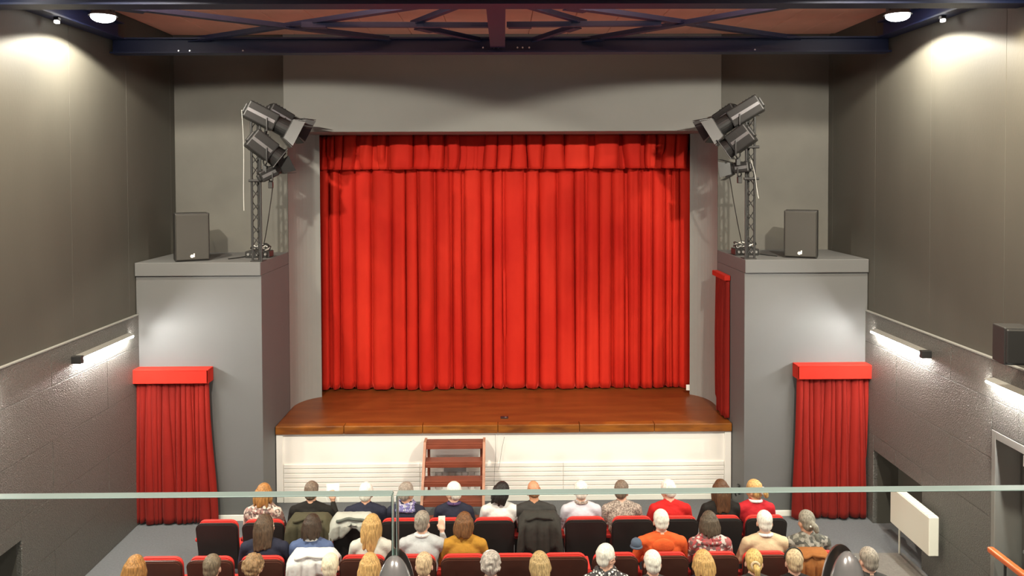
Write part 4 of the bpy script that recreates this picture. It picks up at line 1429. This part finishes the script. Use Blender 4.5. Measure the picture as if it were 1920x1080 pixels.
# ------------------------------------------------------------------ coats over seat backs
def drape(row, px, label, m, hw, hb, hf, seed, lining=None, open_=0.0, zt=0.925):
    X = (px - 944) * ROWY[row] / 1440
    r = random.Random(seed)
    t = thing('draped_coat', label, 'coat', (X, ROWY[row] + 0.07, zt), 0)
    n, rows = 30, []
    prof = [(-0.11 - 0.02 * k / 6, -hb * (1 - k / 6)) for k in range(6)] + [(-0.10, -0.02), (-0.07, 0.02), (-0.01, 0.035), (0.05, 0.03), (0.10, 0.0), (0.125, -hf * 0.5), (0.13, -hf)]
    bm = NB()
    ph = [r.uniform(0, 6) for _ in range(4)]
    for i in range(n + 1):
        u = i / n * 2 - 1
        col = []
        for k, (y, z) in enumerate(prof):
            fall = max(0, abs(u) - 0.75) * 0.35
            zz_ = z - fall
            if z < -0.05:
                zz_ *= 1 + 0.16 * math.sin(u * 5 + ph[0]) + open_ * (-(1 - u * u) * 0.8)
            yy = y + (0.012 * math.sin(u * 11 + ph[1]) + 0.01 * math.sin(u * 23 + ph[2])) * min(1, abs(z) * 8) * (-1 if y < 0 else 1)
            col.append(bm.verts.new((u * hw * (1 + 0.05 * math.sin(z * 9 + ph[3])), yy - (0.02 if y < 0 else -0.0), zz_)))
        rows.append(col)
    for i in range(n):
        for k in range(len(prof) - 1):
            bm.faces.new((rows[i][k], rows[i + 1][k], rows[i + 1][k + 1], rows[i][k + 1]))
    cloth('coat_body', bm, m, t, thick=0.014)
    bm = NB()
    pts = [(-hw * 0.62 + i / 12 * hw * 1.24, -0.13 - 0.012 * math.sin(i), 0.0 + 0.03 * math.sin(i / 12 * PI)) for i in range(13)]
    tube(bm, pts, 0.018, 8)
    obj('coat_collar', bm, lining or m, t, True)
    return t


drape('A', 574, 'olive coat draped over the seat back in front of the denim jumper', F['olive'], 0.27, 0.32, 0.2, 3)
drape('A', 655, 'pale grey coat arched over the seat back beside the olive coat', F['palecoat'], 0.27, 0.3, 0.2, 5, F['greygreen'], open_=0.75)
drape('A', 1010, 'dark grey coat draped over the seat back of the balding man', F['greycoat'], 0.26, 0.42, 0.2, 8)
drape('B', 580, 'white coat draped over the seat back of the denim jumper', F['white'], 0.28, 0.36, 0.2, 9, open_=0.5)
drape('B', 1530, 'tan brown coat hung over the last seat back of the second row', F['brown'], 0.2, 0.4, 0.2, 12, zt=0.88)
t = thing('felt_hat', 'small blue grey hat resting on the seat beside the orange fleece', 'hat', (1.44, 8.3, 0.93))
bm = NB(); sph(bm, (0, 0, 0.045), (0.06, 0.06, 0.06), 3); obj('crown', bm, F['bluegrey'], t, True)
bm = NB(); tube(bm, [(0.058 * math.cos(i / 20 * 2 * PI), 0.058 * math.sin(i / 20 * 2 * PI), 0.012) for i in range(21)], 0.012, 8); obj('rolled_brim', bm, F['bluegrey'], t, True)

# ------------------------------------------------------------------ glass balustrade
GY = 1.0
GZ = CAMZ - 0.4185
for i, (x0, x1, lb) in enumerate([(-1.31, -0.1472, 'left glass balustrade pane ending at the joint above the chrome post'),
                                  (-0.1408, 1.02, 'long glass balustrade pane right of the joint above the chrome post')]):
    t = thing('glass_pane', lb, 'glass pane', ((x0 + x1) / 2, GY, 3.55), 0, 'balcony glass balustrade')
    L = (x1 - x0) / 2
    bm = NB(); bx(bm, -L, L, -0.008, 0.008, 0.0, GZ - 3.55 - 0.0015); obj('pane', bm, M['glass'], t)
    bm = NB(); bx(bm, -L, L, -0.008, 0.008, GZ - 3.55 - 0.0014, GZ - 3.55, 0.0005); obj('polished_edge', bm, M['glass_edge'], t)
    for e, xx in ((-1, -L), (1, L)):
        bm = NB(); bx(bm, xx - 0.0008, xx + 0.0008, -0.008, 0.008, 0.0, GZ - 3.55 - 0.002); obj('side_edge', bm, M['glass_edge'], t)
for x, lb in ((-0.144, 'chrome balustrade post with domed top below the glass joint'), (0.449, 'chrome balustrade post with domed top at the lower right'), (-0.724, 'chrome balustrade post left of the picture')):
    t = thing('balustrade_post', lb, 'post', (x, GY, 3.5), 0, 'balustrade posts')
    H = 0.985
    for sy in (-1, 1):
        bm = NB()
        # half round post with a domed top, the glass gripped between the two halves
        prof = [(0.0255, 0.0), (0.0255, H * 0.5), (0.0255, H - 0.02)] + [(0.0255 * math.cos(a), H - 0.02 + 0.068 * math.sin(a)) for a in [i / 10 * PI / 2 for i in range(1, 10)]]
        rings = []
        for (r_, z) in prof:
            rings.append([bm.verts.new((r_ * math.cos(k / 14 * PI), sy * (0.0085 + r_ * math.sin(k / 14 * PI)), z)) for k in range(15)])
        top = bm.verts.new((0, sy * 0.0085, H + 0.048))
        for q in range(len(rings) - 1):
            for k in range(14):
                bm.faces.new((rings[q][k], rings[q][k + 1], rings[q + 1][k + 1], rings[q + 1][k]))
        for k in range(14):
            bm.faces.new((rings[-1][k], rings[-1][k + 1], top))
        bm.faces.new([r_[0] for r_ in rings] + [top] + [r_[-1] for r_ in rings[::-1]])
        bm.faces.new(rings[0])
        bmesh.ops.recalc_face_normals(bm, faces=bm.faces)
        obj('clamp_half', bm, M['chrome'], t, True)
    bm = NB(); bx(bm, -0.05, 0.05, -0.05, 0.05, 0, 0.012, 0.003); obj('foot_plate', bm, M['chrome'], t)
